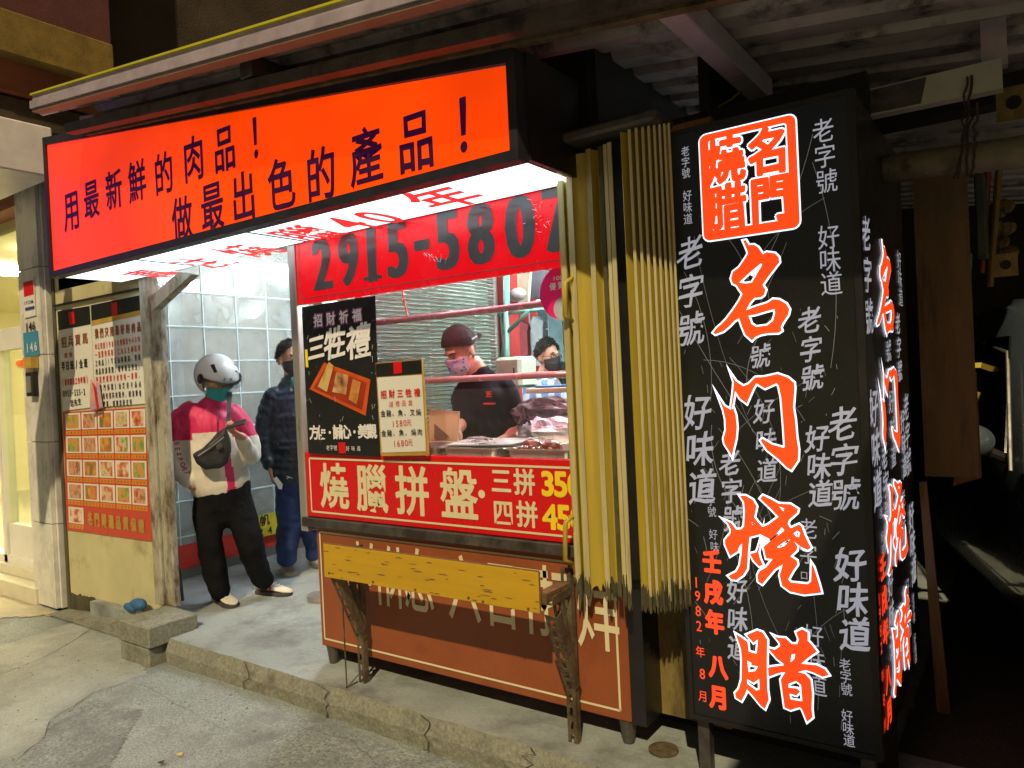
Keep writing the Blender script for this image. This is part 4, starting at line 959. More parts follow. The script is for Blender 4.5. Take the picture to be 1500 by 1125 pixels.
obj("back_board", MB().slab([(-4.71, YBK, ZU + .003), (-1.35, YBK, ZU + .003), (-1.35, YBK, ztr + .02), (-4.71, YBK, ztl + .02)], .012, Vector((0, 1, 0))), M_black, sg)
M_under = glow("white_backlit", (.80, .93, 1.0), 1.9, .16)
xs_ = [-4.69, -3.86, -2.90, -1.375]
for a, b in zip(xs_[:-1], xs_[1:]): obj("underside_panel", bx(a + .003, b - .003, YS + .01, YBK, ZU, ZU + .006), M_under, sg)
for x in xs_[1:3]: obj("panel_seam", bx(x - .007, x + .007, YS + .01, YBK, ZU - .004, ZU - .001), M_grey, sg)
M_uink = mat("red_backlit_ink", (.5, .02, .02), .4, bump=0, emit=(1, .035, .03), estr=1.0)
M_pink_ = mat("dark_backlit_ink", (.02, .004, .012), .4, bump=0, emit=(.06, .0, .05), estr=.35)
for ch, px, py in (("專", 228, 401), ("注", 300, 385), ("燒", 366, 367), ("臘", 453, 342), ("4", 511, 327), ("0", 556, 318), ("年", 652, 290)):
    p = onZ(px, py, ZU); letters("lettering", sg, PZ(ZU, .002), [(ch, p.x, -p.y + .0, .30 if ord(ch) > 255 else .27, .84 if ord(ch) > 255 else .66)], M_uink, bold=.022)
def slogan(chars):
    for ch, px, py, h in chars:
        p = onY(px, py, YS - .002); hh = (onY(px, py - h / 2, YS) - onY(px, py + h / 2, YS)).length
        letters("lettering", sg, PY(YS, .003), [(ch, p.x, p.z, hh * 1.12, .80)], M_pink_, bold=.018, brush=.02)
slogan((("用", 105, 309, 50), ("最", 134, 293, 46), ("新", 167, 279, 48), ("鮮", 201, 267, 50), ("的", 240, 256, 52), ("肉", 284, 234, 56), ("品", 329, 219, 56), ("！", 384, 200, 62),
        ("做", 267, 322, 54), ("最", 311, 303, 58), ("出", 357, 289, 60), ("色", 412, 271, 64), ("的", 470, 257, 66), ("產", 536, 231, 70), ("品", 609, 208, 74), ("！", 695, 180, 82)))
obj("hanger_bracket", MB().box(-2.75, -2.70, 2.05, 2.10, 2.78, 2.92), M_alu, label="small galvanised bracket holding the orange lightbox to the canopy", cat="bracket")
# ================================================================ canopy
CS = -.122
def zc(x): return 2.806 + CS * (x + 1.718)
cn = thing("corrugated_canopy", "dark corrugated metal canopy sloping over the stall", "canopy", (-2, 2.6, 2.7))
X0, X1 = -4.17, .25
def bar(y0, y1, dz0, dz1, m, nm, x0=X0, x1=X1, parent=cn):
    mb = MB().slab([(x0, y0, zc(x0) + dz0), (x1, y0, zc(x1) + dz0), (x1, y0, zc(x1) + dz1), (x0, y0, zc(x0) + dz1)], y1 - y0, Vector((0, 1, 0)))
    return obj(nm, mb, m, parent)
bar(1.75, 1.77, -.035, -.006, M_fasc, "fascia"); bar(1.738, 1.775, -.006, .003, M_ytrim, "edge_trim")
bar(1.735, 1.76, -.075, -.037, M_fasc, "gutter_lip"); bar(1.745, 1.80, -.090, -.077, mat("tan_strip", (.20, .16, .13), .5, var=.2), "tan_strip")
bar(1.90, 1.95, -.16, -.11, M_dkgal, "angle_bar"); bar(2.0, 2.04, -.15, -.09, M_rust, "rusty_bar")
# corrugated sheet: ridges run along x
mb = MB(); ys2 = [1.77]; zz = [0]; y = 1.80
while y < 6.4:
    for dy, dz in ((0, 0), (.02, .03), (.07, .03), (.09, 0)): ys2.append(y + dy); zz.append(dz)
    y += .19
n = len(ys2)
for x in (X0, X1):
    for yy, z in zip(ys2, zz): mb.v.append(Vector((x, yy, zc(x) + z - .002)))
for i in range(n - 1): mb.f.append((i, i + 1, n + i + 1, n + i))
for x in (X0, X1):
    for yy, z in zip(ys2, zz): mb.v.append(Vector((x, yy, zc(x) + z + .004)))
o2 = 2 * n
for i in range(n - 1): mb.f.append((o2 + i, o2 + n + i, o2 + n + i + 1, o2 + i + 1))
obj("corrugated_sheet", mb, M_corr, cn)
M_lilac = mat("galvanised_beam", (.50, .44, .54), .45, metal=.3, var=.25, scale=4, bump=.2)
for x in (-.86, -2.6):
    obj("beam", MB().slab([(x - .04, 1.9, zc(x) - .10), (x + .04, 1.9, zc(x) - .10), (x + .04, 3.1, zc(x) - .10), (x - .04, 3.1, zc(x) - .10)], .09, Vector((0, 0, 1))), M_lilac if x == -.86 else M_dkgal, cn, bevel=.004)
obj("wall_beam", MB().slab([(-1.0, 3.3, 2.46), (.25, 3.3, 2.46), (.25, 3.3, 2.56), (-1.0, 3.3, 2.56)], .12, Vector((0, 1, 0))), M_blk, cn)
obj("loose_cable", MB().tube([onY(1092, 128, 2.9), onY(1072, 145, 2.9), onY(1050, 158, 2.9), onY(1036, 165, 2.9)], .004, 6), M_must, label="loose cable end dangling under the canopy beam", cat="cable")
# rods at the canopy's left end, violet neon light painted into their colour
for (a, b, r) in (((62, 166), (178, 139), .014), ((168, 165), (273, 146), .010), ((120, 174), (140, 171), .014)):
    obj("angle_iron", MB().tube([onY(*a, 1.98), onY(*b, 1.98)], r, 6), mat("violet_lit_rod", (.45, .42, .62), .3, metal=.5), label="galvanised rod under the canopy, %s" % ("long front one" if b[0] == 178 else ("rear one above the slogan" if b[0] == 273 else "short stub at the left end")), cat="rod")
# ================================================================ sign tower
YT = 2.4
tw = thing("sign_tower", "tall black lightbox tower with glowing orange brush characters", "sign", (-.7, 2.9, .13))
TX0, TX1, TZ0, TZ1, TY1 = -1.0, -.405, .334, 2.335, 3.36
obj("housing", bx(TX0, TX1 - .002, YT + .004, TY1, TZ0, TZ1), M_black, tw)
obj("front_face", bx(TX0 + .012, TX1 - .018, YT, YT + .004, TZ0 + .012, TZ1 - .012), mat("black_lightbox_film", (.008, .009, .0095), .3, var=.3, scale=3, bump=.03, emit=(.5, .55, .6), estr=.003), tw)
obj("corner_trim", MB().box(TX1 - .018, TX1 + .004, YT - .006, YT + .03, TZ0, TZ1).box(TX0 - .004, TX0 + .012, YT - .006, YT + .03, TZ0, TZ1).box(TX0, TX1, YT - .005, YT + .03, TZ1 - .012, TZ1 + .004).box(TX0, TX1, YT - .005, YT + .03, TZ0 - .004, TZ0 + .012), M_black, tw)
for x, y in ((-.97, 2.45), (-.45, 2.45), (-.97, 3.3), (-.45, 3.3)): obj("leg", bx(x - .02, x + .02, y - .02, y + .02, .13, TZ0), M_dkgal, tw)
M_or = glow("orange_tower_glow", (1.0, .068, .008), 1.0, .04); M_ow = glow("white_tower_glow", (.85, .90, 1.0), 1.5, .05)
M_gt = mat("grey_backlit_print", (.10, .10, .11), .5, bump=0, emit=(.62, .62, .70), estr=.50)
M_of = mat("orange_backlit_print", (.5, .05, .02), .5, bump=0, emit=(1, .06, .015), estr=.85)
# traced brush shapes: (zoom scale, origin, polygons)
GL = [
 (6.62, (1040, 340), [[(325,85),(350,80),(378,128),(430,125),(470,150),(515,218),(550,196),(632,208),(668,245),(675,292),(626,356),(565,435),(512,515),(542,560),(525,610),(495,632),(432,638),(388,690),(352,760),(450,722),(560,688),(612,652),(672,656),(742,696),(772,750),(760,802),(706,882),(688,925),(698,955),(668,976),(560,980),(490,995),(440,1018),(410,1050),(348,995),(316,920),(286,835),(245,856),(192,912),(132,962),(55,990),(35,975),(75,925),(112,895),(160,845),(228,755),(286,668),(320,600),(280,545),(264,516),(225,498),(208,450),(228,385),(284,345),(345,256),(374,205),(350,140)],
   [(285,490),(380,400),(500,300),(510,320),(440,440),(410,490),(350,500)], [(375,810),(440,800),(540,770),(630,745),(635,790),(615,860),(560,905),(450,920),(405,890)]]),
 (7.03, (1040, 540), [[(95,300),(150,385),(215,420),(245,410),(268,480),(280,600),(270,720),(243,830),(230,900),(200,845),(154,775),(143,720),(168,630),(163,520),(140,420)]]),
 (7.03, (1040, 540), [[(225,65),(270,130),(345,180),(400,160),(470,90),(560,86),(700,55),(805,92),(868,145),(873,200),(858,400),(878,520),(893,700),(913,830),(908,940),(840,1042),(795,1015),(695,918),(592,838),(525,738),(545,722),(640,780),(765,815),(775,800),(762,600),(738,300),(712,178),(690,148),(570,203),(480,150),(448,205),(382,358),(312,305),(262,225),(240,350),(225,420),(218,410),(240,250),(250,140)]]),
 (7.03, (1050, 720), [[(240,40),(300,42),(375,85),(412,150),(388,262),(425,312),(472,362),(530,342),(640,260),(556,172),(450,72),(478,40),(552,74),(640,123),(762,130),(838,180),(830,215),(745,290),(733,330),(762,378),(850,338),(876,360),(908,450),(970,575),(940,598),(868,566),(790,505),(832,560),(826,602),(758,665),(826,708),(832,750),(786,815),(738,900),(765,934),(940,952),(975,925),(980,745),(1000,775),(1055,950),(1078,1038),(900,1058),(758,1027),(675,965),(652,860),(684,745),(600,797),(532,878),(470,952),(430,925),(424,860),(444,818),(514,778),(580,692),(512,686),(492,600),(484,568),(600,472),(640,448),(700,400),(672,362),(622,430),(552,488),(450,438),(340,466),(326,600),(316,790),(276,856),(204,908),(156,902),(122,868),(206,824),(240,760),(260,640),(264,530),(236,562),(216,614),(140,662),(90,545),(88,498),(145,430),(150,390),(120,330),(85,295),(150,322),(204,392),(256,388),(284,358),(294,200),(284,106)],
   [(620,570),(690,520),(750,490),(755,500),(700,560),(640,580)], [(790,430),(830,400),(862,420),(850,470),(820,462)], [(640,150),(700,170),(690,205)], [(360,310),(395,330),(370,345)]]),
 (7.03, (1050, 720), [[(345,640),(412,624),(436,560),(452,500),(446,560),(432,620),(448,688),(478,752),(440,768),(385,712)]]),
 (7.03, (1060, 910), [[(130,130),(180,160),(250,212),(262,310),(345,332),(358,180),(308,218),(240,138),(350,92),(405,112),(453,188),(448,400),(453,700),(468,800),(428,898),(385,865),(305,765),(242,695),(226,745),(186,818),(132,785),(122,738),(160,695),(188,600),(192,400),(182,280)],
   [(245,400),(290,425),(290,450),(360,460),(330,510),(260,520)], [(245,590),(310,630),(370,590),(375,700),(340,710),(245,640)]]),
 (7.03, (1060, 910), [[(455,272),(530,290),(585,256),(582,222),(525,150),(560,165),(642,172),(704,232),(764,232),(778,185),(750,110),(812,80),(868,112),(868,198),(906,234),(962,308),(905,348),(865,378),(800,434),(960,450),(1046,492),(1085,550),(1020,568),(938,528),(850,498),(760,520),(838,536),(898,598),(913,740),(908,900),(918,985),(862,1030),(812,905),(786,880),(690,910),(632,885),(612,742),(592,600),(640,520),(570,528),(465,568),(460,472),(622,452),(618,432),(552,384),(512,336)],
   [(700,340),(740,330),(735,380),(690,425)], [(670,640),(750,610),(800,650),(815,820),(740,810),(690,800),(680,740),(750,760),(790,720),(760,690),(670,680)]]),
]
def tower_face(P, U, seal=True):
    """print the tower artwork: P maps (u, v) on the face, U squeezes the horizontal offset from the face's left edge"""
    def shapes(off, m, lift, nm):
        mb = MB()
        for sc_, (ox, oy), polys in GL:
            pp = []
            for poly in polys:
                q = [onY(ox + x / sc_, oy + y / sc_, YT) for x, y in poly]; pp.append([(a.x, a.z) for a in q])
            vs, fsx = outline(pp, off); mb.add([P(U(a), b, lift) for a, b in vs], fsx)
        _flat(nm, mb, m, tw)
    shapes(.0058, M_ow, .002, "white_outline"); shapes(.0004, M_or, .0035, "brush_character")
    # seal
    if not seal: T0 = 1
    c0, c1, c2, c3 = [onY(x, y, YT) for x, y in ((1023, 199), (1166, 165), (1173, 331), (1030, 356))]
    sx0, sx1, sz0, sz1 = c0.x + .004, c1.x - .002, c3.z + .004, c0.z - .003
    def rrect(x0, x1, z0, z1, r):
        out = []
        for cx, cz, a0 in ((x1 - r, z1 - r, 0), (x0 + r, z1 - r, 90), (x0 + r, z0 + r, 180), (x1 - r, z0 + r, 270)):
            for k in range(5): a = math.radians(a0 + 22.5 * k); out.append((cx + r * math.cos(a), cz + r * math.sin(a)))
        return out
    w = .030
    for off, m, lift, nm in ((.0045, M_ow, .002, "seal_outline"), (0, M_or, .0035, "seal_frame")) if seal else ():
        vs, fsx = outline([rrect(sx0, sx1, sz0, sz1, .022), rrect(sx0 + w, sx1 - w * .9, sz0 + w, sz1 - w * .7, .01)], off)
        _flat(nm, MB().add([P(U(a), b, lift) for a, b in vs], fsx), m, tw)
    mx, mz = (sx0 + sx1) / 2, (sz0 + sz1) / 2; dx = (sx1 - sx0) * .235; dz_ = (sz1 - sz0) * .215; hh = (sz1 - sz0) * .385
    its = [("名", mx + dx * .95, mz + dz_), ("門", mx + dx * .95, mz - dz_), ("燒", mx - dx, mz + dz_), ("腊", mx - dx, mz - dz_)]
    for bo, m, lift, nm in ((.085, M_ow, .0022, "seal_outline"), (.045, M_or, .0044, "seal_character")) if seal else ():
        letters(nm, tw, lambda u, v, l=lift: P(U(u), v, l), [(c, u, v, hh, .86) for c, u, v in its], m, bold=bo, brush=.03)
    T = [("老字號", (1004, 222), (1005, 254), 14, .0, 0), ("好味道", (1007, 287), (1008, 321), 15, .0, 0), ("老字號", (1011, 371), (1013, 483), 44, .014, .07), ("老字號", (1206, 192), (1211, 266), 33, .0, .02),
         ("好味道", (1214, 348), (1218, 416), 33, .0, .02), ("老字號", (1186, 470), (1190, 554), 34, .015, .06), ("號", (1114, 522), (1114, 522), 32, .01, .06), ("好味道", (1021, 605), (1029, 714), 46, .016, .07),
         ("好味道", (1120, 603), (1124, 690), 33, .01, .06), ("老字號", (1069, 679), (1074, 760), 34, .015, .06), ("老字號", (1040, 718), (1043, 750), 14, .0, .02), ("好味", (1045, 783), (1047, 801), 14, .0, .02),
         ("好味道", (1197, 643), (1202, 724), 36, .015, .06), ("老字號", (1234, 622), (1239, 725), 43, .014, .07), ("老字", (1184, 775), (1184, 812), 28, .0, 0), ("口", (1178, 843), (1178, 843), 12, 0, 0),
         ("好味道", (1246, 828), (1253, 930), 46, .018, .07), ("好味道", (1080, 866), (1081, 950), 33, .015, .06), ("好味道", (1192, 932), (1197, 1004), 30, .0, .0), ("老字號", (1238, 974), (1240, 1010), 17, .0, .03), ("好味道", (1241, 1049), (1244, 1085), 17, .0, .03)]
    def P2(lift): return lambda u, v: P(U(u), v, lift)
    for s, a, b, h, bo, br in T[0 if seal else 2:]:
        if not seal and s == '老字號' and a[1] < 200: continue
        letters("calligraphy", tw, P2(.0012), row(s, a, b, h, YT), M_gt, bold=bo, brush=br, wide=.84)
    letters("date_characters", tw, P2(.0012), [it for s, x, y in (("壬", 1043, 823), ("戌", 1045, 868), ("年", 1047, 912), ("八", 1052, 977), ("月", 1053, 1022)) for it in row(s, (x, y), (x, y), 31, YT)], M_of, bold=.055, wide=.78)
    letters("date_digits", tw, P2(.0012), [it for s, x, y in (("1", 1020, 853), ("9", 1022, 873), ("8", 1023, 895), ("2", 1024, 917), ("年", 1026, 955), ("8", 1029, 987), ("月", 1030, 1020)) for it in row(s, (x, y), (x, y), 15, YT)], M_of, bold=.005, wide=.85)
tower_face(lambda u, v, l: Vector((u, YT - l, v)), lambda u: u)
tower_face(lambda u, v, l: Vector((TX1 + l, u, v)), lambda u: 2.46 + 1.58 * (u + .96), False)
# scratches in the film
def scratches(P, n, seed):
    rnd = random.Random(seed); mb = MB()
    def line(pts, w):
        for a, b in zip(pts[:-1], pts[1:]):
            d = Vector((b[0] - a[0], b[1] - a[1])); 
            if d.length < 1e-6: continue
            d.normalize(); nx, ny = -d.y * w, d.x * w
            mb.add([P(a[0] - nx, a[1] - ny), P(b[0] - nx, b[1] - ny), P(b[0] + nx, b[1] + ny), P(a[0] + nx, a[1] + ny)], [(0, 1, 2, 3)])
    for i in range(n):
        u, v = rnd.uniform(TX0 + .03, TX1 - .06), rnd.uniform(TZ0 + .05, TZ0 + 1.25 + rnd.random() * .3); a = rnd.gauss(1.5, .45); k = rnd.uniform(-1.2, 1.2)
        big = rnd.random() < .16; L = rnd.uniform(.25, .7) if big else rnd.uniform(.004, .05); m_ = 12 if big else 2; pts = []
        for j in range(m_ + 1):
            pts.append((u, v)); a2 = a + k * (j / m_) * (1 if big else .2); u += math.cos(a2) * L / m_; v += math.sin(a2) * L / m_
            if not (TX0 + .02 < u < TX1 - .055 and TZ0 + .03 < v < TZ1 - .1): break
        if len(pts) > 1: line(pts, rnd.uniform(.0004, .0010))
    return mb
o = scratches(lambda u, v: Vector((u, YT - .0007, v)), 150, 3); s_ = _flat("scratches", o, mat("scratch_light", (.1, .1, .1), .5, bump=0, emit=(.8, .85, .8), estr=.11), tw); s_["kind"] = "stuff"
nb = thing("shade_canopy", "added metal canopy shading the parking lane, unseen beyond the right edge", "canopy", (1.8, .6, 2.5))  # unseen canopy added to keep the sun off the lane and board
obj("shade_sheet", bx(.14, 4.2, -.9, 2.75, 2.49, 2.52), M_dkgal, nb); obj("shade_beam", bx(.45, 4.2, -.9, -.84, 2.40, 2.498), M_dkgal, nb)
obj("shaded_lane_floor", bx(-.44, 6, 2.9, 8.2, .10, .1345), mat("shaded_lane_floor", (.05, .045, .035), .6, bump=.4, fine=.3), kind="structure")  # the parking lane's shade is put into this dark floor colour
# ================================================================ right hand clutter in the dark
obj("hanging_board", bx(-.385, -.19, 3.55, 3.575, 1.03, 2.30), M_wood, label="large brown board hanging behind the sign tower", cat="board")
obj("second_board", MB().slab([onY(*a, 3.62) for a in ((1396, 712), (1438, 700), (1430, 545), (1420, 545))], .015, Vector((0, 1, 0))), M_chip, label="narrow splintered board behind the large brown board", cat="board")
obj("leaning_plank", MB().slab([onY(*a, 3.3) for a in ((1346, 706), (1357, 706), (1400, 1125), (1379, 1125))], .02, Vector((0, 1, 0))), M_wood, label="pale edged plank standing below the brown board", cat="plank")
gb = thing("girder", "dirty painted steel girder above the sign tower", "girder", (-.25, 2.8, 2.35))
za, zb_ = onY(1250, 152, 2.8), onY(1465, 108, 2.8)
obj("girder_web", MB().slab([(-.95, 2.8, 2.37), (-.045, 2.8, 2.36), (-.045, 2.8, 2.455), (-.95, 2.8, 2.455)], .05, Vector((0, 1, 0))), M_tarpwall, gb)
obj("grey_patch", MB().slab([(-.475, 2.797, 2.372), (-.27, 2.797, 2.368), (-.25, 2.797, 2.45), (-.475, 2.797, 2.45)], .002, Vector((0, 1, 0))), M_dkgal, gb)
obj("hanger_channel", bx(-.10, -.03, 2.86, 2.90, 2.45, 2.9), M_fasc, gb)
obj("round_beam", MB().tube([(-.60, 2.95, 2.222), (.6, 2.95, 2.150)], [.046, .058], 14), mat("grimy_pipe", (.17, .17, .12), .7, var=.4, scale=6, bump=.3, dirt=(.05, .05, .04), dscale=8), smooth=True, label="thick round pipe running under the girder", cat="pipe")
for (px, py, lb) in ((1485, 150, "perforated yellow bracket plate near the girder end"), (1473, 388, "perforated yellow plate lower by the tubes")):
    p = onY(px, py, 3.05); t_ = thing("bracket_plate", lb, "bracket", (p.x, 3.05, p.z)); k = .05 if py < 300 else .035
    obj("plate", bx(p.x - k, p.x + k, 3.05, 3.06, p.z - k * 1.1, p.z + k * 1.1), M_must, t_)
    obj("hole_ring", MB().lathe((p.x, 3.048, p.z), [(k * .45, -.003), (k * .45, .003)], 16, Matrix.Rotation(math.pi / 2, 3, 'X')), M_blk, t_)
for i, (a, b, c, lb) in enumerate((((1447, 250), (1438, 400), (.14, .02, .02), "dull red tube standing beyond the girder"), ((1463, 250), (1450, 420), (.14, .09, .01), "yellow tube standing next to the red one"), ((1419, 372), (1416, 425), (.15, .4, .35), "short pale green tube by the brown board"))):
    obj("standing_tube", MB().tube([onY(*a, 3.9), onY(*b, 3.9)], .014, 8), mat("clutter%d" % i, c, .5), label=lb, cat="tube")
for (x0, y0, x1, y1, lb) in ((1415, 532, 1448, 538, "thin yellow lit strip seen in the gap beside the car"), (1421, 573, 1441, 588, "thicker yellow lit strip above the car mirror")):
    a, b = onY(x0, y0, 5), onY(x1, y1, 5); obj("lit_strip", bx(a.x, b.x, 5, 5.03, b.z, a.z), mat("yellow_lit", (.5, .35, .02), .5, emit=(1, .62, .06), estr=.5), label=lb, cat="strip")
a, b = onY(1413, 497, 5.3), onY(1460, 532, 5.3); obj("red_crate", bx(a.x, b.x, 5.3, 5.5, b.z, a.z), mat("dark_red_crate", (.10, .02, .02), .6), label="dark red crate in the gap beyond the board", cat="crate", bevel=.01)
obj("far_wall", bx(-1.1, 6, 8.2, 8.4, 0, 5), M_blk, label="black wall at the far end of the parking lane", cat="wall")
M_wire = mat("dark_red_wire", (.02, .009, .007), .6)
for k, (a, b) in enumerate((((1417, 112), (1404, 262)), ((1423, 110), (1414, 258)), ((1420, 165), (1398, 262)), ((1432, 150), (1424, 255)))):
    A, B = onY(*a, 2.78), onY(*b, 2.86); pts = []
    for i in range(13):
        q = A.lerp(B, i / 12); pts.append(q + Vector((noise.noise(Vector((i * .9, k * 5, 0))) * .018, noise.noise(Vector((i * .9, k * 5, 7))) * .012, 0)))
    obj("hanging_wire", MB().tube(pts, .0035 + .001 * (k % 2), 5), M_wire, label=("thick dark wire looped down over the girder, leftmost of the tangle", "thin dark wire crossing the girder's pale end", "frayed wire trailing from the girder onto the round pipe", "dark wire nearest the perforated plate")[k], cat="wire")
a, b = onY(1426, 255, 3.7), onY(1447, 375, 3.7); obj("standing_cabinet", bx(a.x, b.x, 3.7, 3.85, b.z, a.z), mat("dark_green_metal", (.03, .045, .04), .5), label="narrow dark green metal box behind the brown board", cat="box", bevel=.006)
mb = MB()
for i in range(7): c_ = onY(1408, 300 + i * 14, 3.72); mb.box(c_.x - .03, c_.x + .02, 3.72, 3.73, c_.z - .006, c_.z + .004)
obj("vent_grille", mb, mat("rust_grille", (.10, .04, .02), .6), label="small rusty slotted grille in the gap right of the brown board", cat="grille")
for i in range(10):
    px, py = 1468 + random.uniform(-10, 14), 270 + random.uniform(0, 110); c_ = onY(px, py, 4.1)
    mb_ = MB().ball(c_, (random.uniform(.02, .05), .03, random.uniform(.02, .05)), nu=8, nv=6)
    if i == 0: heap = MB()
    heap.add(mb_.v, mb_.f)
obj("hanging_rubbish", heap, mat("yellow_brown_scrap", (.12, .08, .015), .7, var=.8, scale=25, bump=.6, dirt=(.02, .015, .01), dscale=20, damt=.8), kind="stuff", jitter=.03)
# parked car: nose to the street, at the right edge
def car():
    c = thing("parked_car", "dark grey car parked at the right edge beside the clutter", "car", (.72, 4.5, 0))
    c.rotation_euler = (0, 0, math.radians(16)); c.location = (.72 * math.cos(.28) - .03, 4.5, 0)
    paint = mat("dark_car_paint", (.10, .135, .17), .3, metal=.4, var=.05, bump=0, coat=1.0)
    rub = mat("black_rubber", (.01, .01, .01), .7); gl = mat("car_glass", (.008, .010, .012), .05, var=0, bump=0)
    def ring(y, prof): return [Vector((.72 + x, y, z)) for x, z in prof]
    def sec(hw, zb, zs, zt, tw_):  # closed section: sill, side, shoulder, roof
        return [(-hw * .90, zb), (-hw, zb + .15), (-hw * 1.0, (zb + zs) / 2), (-hw * .97, zs), (-tw_, zt - .05), (-tw_ * .85, zt), (0, zt + .02), (tw_ * .85, zt), (tw_, zt - .05), (hw * .97, zs), (hw, (zb + zs) / 2), (hw, zb + .15), (hw * .9, zb)]
    S = [(3.05, sec(.62, .32, .55, .62, .55)), (3.15, sec(.74, .22, .70, .80, .66)), (3.45, sec(.80, .2, .82, .93, .70)), (4.0, sec(.83, .2, .92, 1.03, .74)), (4.15, sec(.83, .2, .94, 1.10, .74)), (4.75, sec(.83, .2, .96, 1.76, .62)),
         (5.3, sec(.83, .2, .96, 1.84, .62)), (6.3, sec(.83, .2, .96, 1.82, .62)), (6.9, sec(.82, .2, .96, 1.55, .58)), (7.2, sec(.78, .25, .95, 1.05, .62)), (7.28, sec(.7, .3, .8, .9, .55))]
    mb = MB(); n = 13
    for y, p in S: mb.v += ring(y, p)
    for j in range(len(S) - 1):
        for i in range(n): i2 = (i + 1) % n; mb.f.append((j * n + i, j * n + i2, (j + 1) * n + i2, (j + 1) * n + i))
    mb.f.append(tuple(range(n))[::-1]); mb.f.append(tuple((len(S) - 1) * n + i for i in range(n)))
    obj("body", mb, paint, c, bevel=.0, smooth=True)
    # windscreen and side glass sit just proud
    obj("windscreen", MB().slab([(.10, 4.165, 1.10), (1.34, 4.165, 1.10), (1.24, 4.70, 1.70), (.20, 4.70, 1.70)], .012, Vector((0, -.7, .7))), gl, c)
    for s in (-1, 1):
        X = lambda z: .72 + s * (.815 - (z - .97) * .27)
        for y0, y1, y2, y3 in ((4.50, 5.25, 5.22, 4.80), (5.35, 6.25, 6.15, 5.38)):
            obj("side_window", MB().slab([(X(1.0) + s * .004, y0, 1.0), (X(1.0) + s * .004, y1, 1.0), (X(1.52) + s * .02, y2, 1.62), (X(1.52) + s * .02, y3, 1.62)], .01, Vector((s, 0, .3)).normalized()), gl, c)
        obj("chrome_strip", MB().tube([(X(.98) + s * .02, 4.35, .985), (X(1.5) + s * .04, 4.78, 1.54), (X(1.56) + s * .03, 5.3, 1.60)], .009, 6), M_alu, c)
        m = obj("door_mirror", MB().ball((.72 + s * .98, 4.42, 1.12), (.11, .07, .085), nu=20, nv=12), paint, c, smooth=True)
        obj("mirror_arm", MB().tube([(.72 + s * .80, 4.48, 1.02), (.72 + s * .92, 4.44, 1.08)], .025, 8), rub, m)
        h = obj("headlight", MB().ball((.72 + s * .60, 3.17, .66), (.14, .10, .09)), mat("lamp_glass", (.25, .27, .28), .08), c, smooth=True)
        for y in (3.75, 6.4):
            w = obj("wheel", MB().lathe((.72 + s * .76, y, .31), [(.31, -.09), (.31, .09)], 28, Matrix.Rotation(math.pi / 2, 3, 'Y')), rub, c)
            obj("rim", MB().lathe((.72 + s * .76, y, .31), [(.20, -.095), (.20, .095)], 20, Matrix.Rotation(math.pi / 2, 3, 'Y')), M_alu, w)
    obj("bumper", bx(.12, 1.32, 2.99, 3.10, .25, .46), paint, c, bevel=.03)
    obj("grille", bx(.42, 1.02, 3.02, 3.08, .52, .62), rub, c)
    obj("number_plate", bx(.55, .89, 2.98, 2.992, .32, .42), M_paper, c)
car()
# ================================================================ people
def pframe(P0):
    P0 = Vector((P0[0], P0[1], 0)); v = P0.normalized(); r = Vector((v.y, -v.x, 0))
    def F(px, py, d=0.0):
        k = ray(px, py); t = (P0.dot(v) + d) / Vector((k.x, k.y, 0)).dot(v); return CP + k * t
    return F, r, v
def limb(mb, pts, rad, side, n=16, bulge=None):
    """closed tapering limb with elliptical rings and round ends; rad = (half width along side, half depth)"""
    pts = [Vector(p) for p in pts]; rad = [(q, q) if not isinstance(q, tuple) else q for q in rad]
    # resample smoothly
    P, R = [], []
    for i in range(len(pts) - 1):
        p0 = pts[max(i - 1, 0)]; p1 = pts[i]; p2 = pts[i + 1]; p3 = pts[min(i + 2, len(pts) - 1)]
        m = 8
        for k in range(m):
            t = k / m; q = 0.5 * ((2 * p1) + (p2 - p0) * t + (2 * p0 - 5 * p1 + 4 * p2 - p3) * t * t + (3 * p1 - p0 - 3 * p2 + p3) * t ** 3)
            P.append(q); R.append(tuple(rad[i][j] + (rad[i + 1][j] - rad[i][j]) * t for j in (0, 1)))
    P.append(pts[-1]); R.append(rad[-1])
    if bulge:
        L = 0; out = []
        for i in range(len(P)):
            if i: L += (P[i] - P[i - 1]).length
            k = 1 + bulge[1] * (abs(math.sin(math.pi * L / bulge[0])) ** .6 - .6); out.append((R[i][0] * k, R[i][1] * k))
        R = out
    def cap(p, t, r, sgn):
        return [(p + t * sgn * math.sin(a) * min(r) * .8, (r[0] * math.cos(a), r[1] * math.cos(a))) for a in (.45, .95, 1.35)]
    t0 = (P[1] - P[0]).normalized(); t1 = (P[-1] - P[-2]).normalized()
    seq = [(p, r) for p, r in reversed(cap(P[0], t0, R[0], -1))] + list(zip(P, R)) + cap(P[-1], t1, R[-1], 1)
    o = len(mb.v)
    for i, (p, r) in enumerate(seq):
        t = (seq[min(i + 1, len(seq) - 1)][0] - seq[max(i - 1, 0)][0]).normalized()
        a = side - t * side.dot(t)
        if a.length < .05: a = t.orthogonal()
        a.normalize(); b = t.cross(a)
        for k in range(n):
            th = 2 * math.pi * k / n; mb.v.append(p + a * math.cos(th) * r[0] + b * math.sin(th) * r[1])
    for i in range(len(seq) - 1):
        for k in range(n): k2 = (k + 1) % n; mb.f.append((o + i * n + k, o + i * n + k2, o + (i + 1) * n + k2, o + (i + 1) * n + k))
    mb.f.append(tuple(o + k for k in reversed(range(n)))); e = o + (len(seq) - 1) * n; mb.f.append(tuple(e + k for k in range(n)))
    return mb
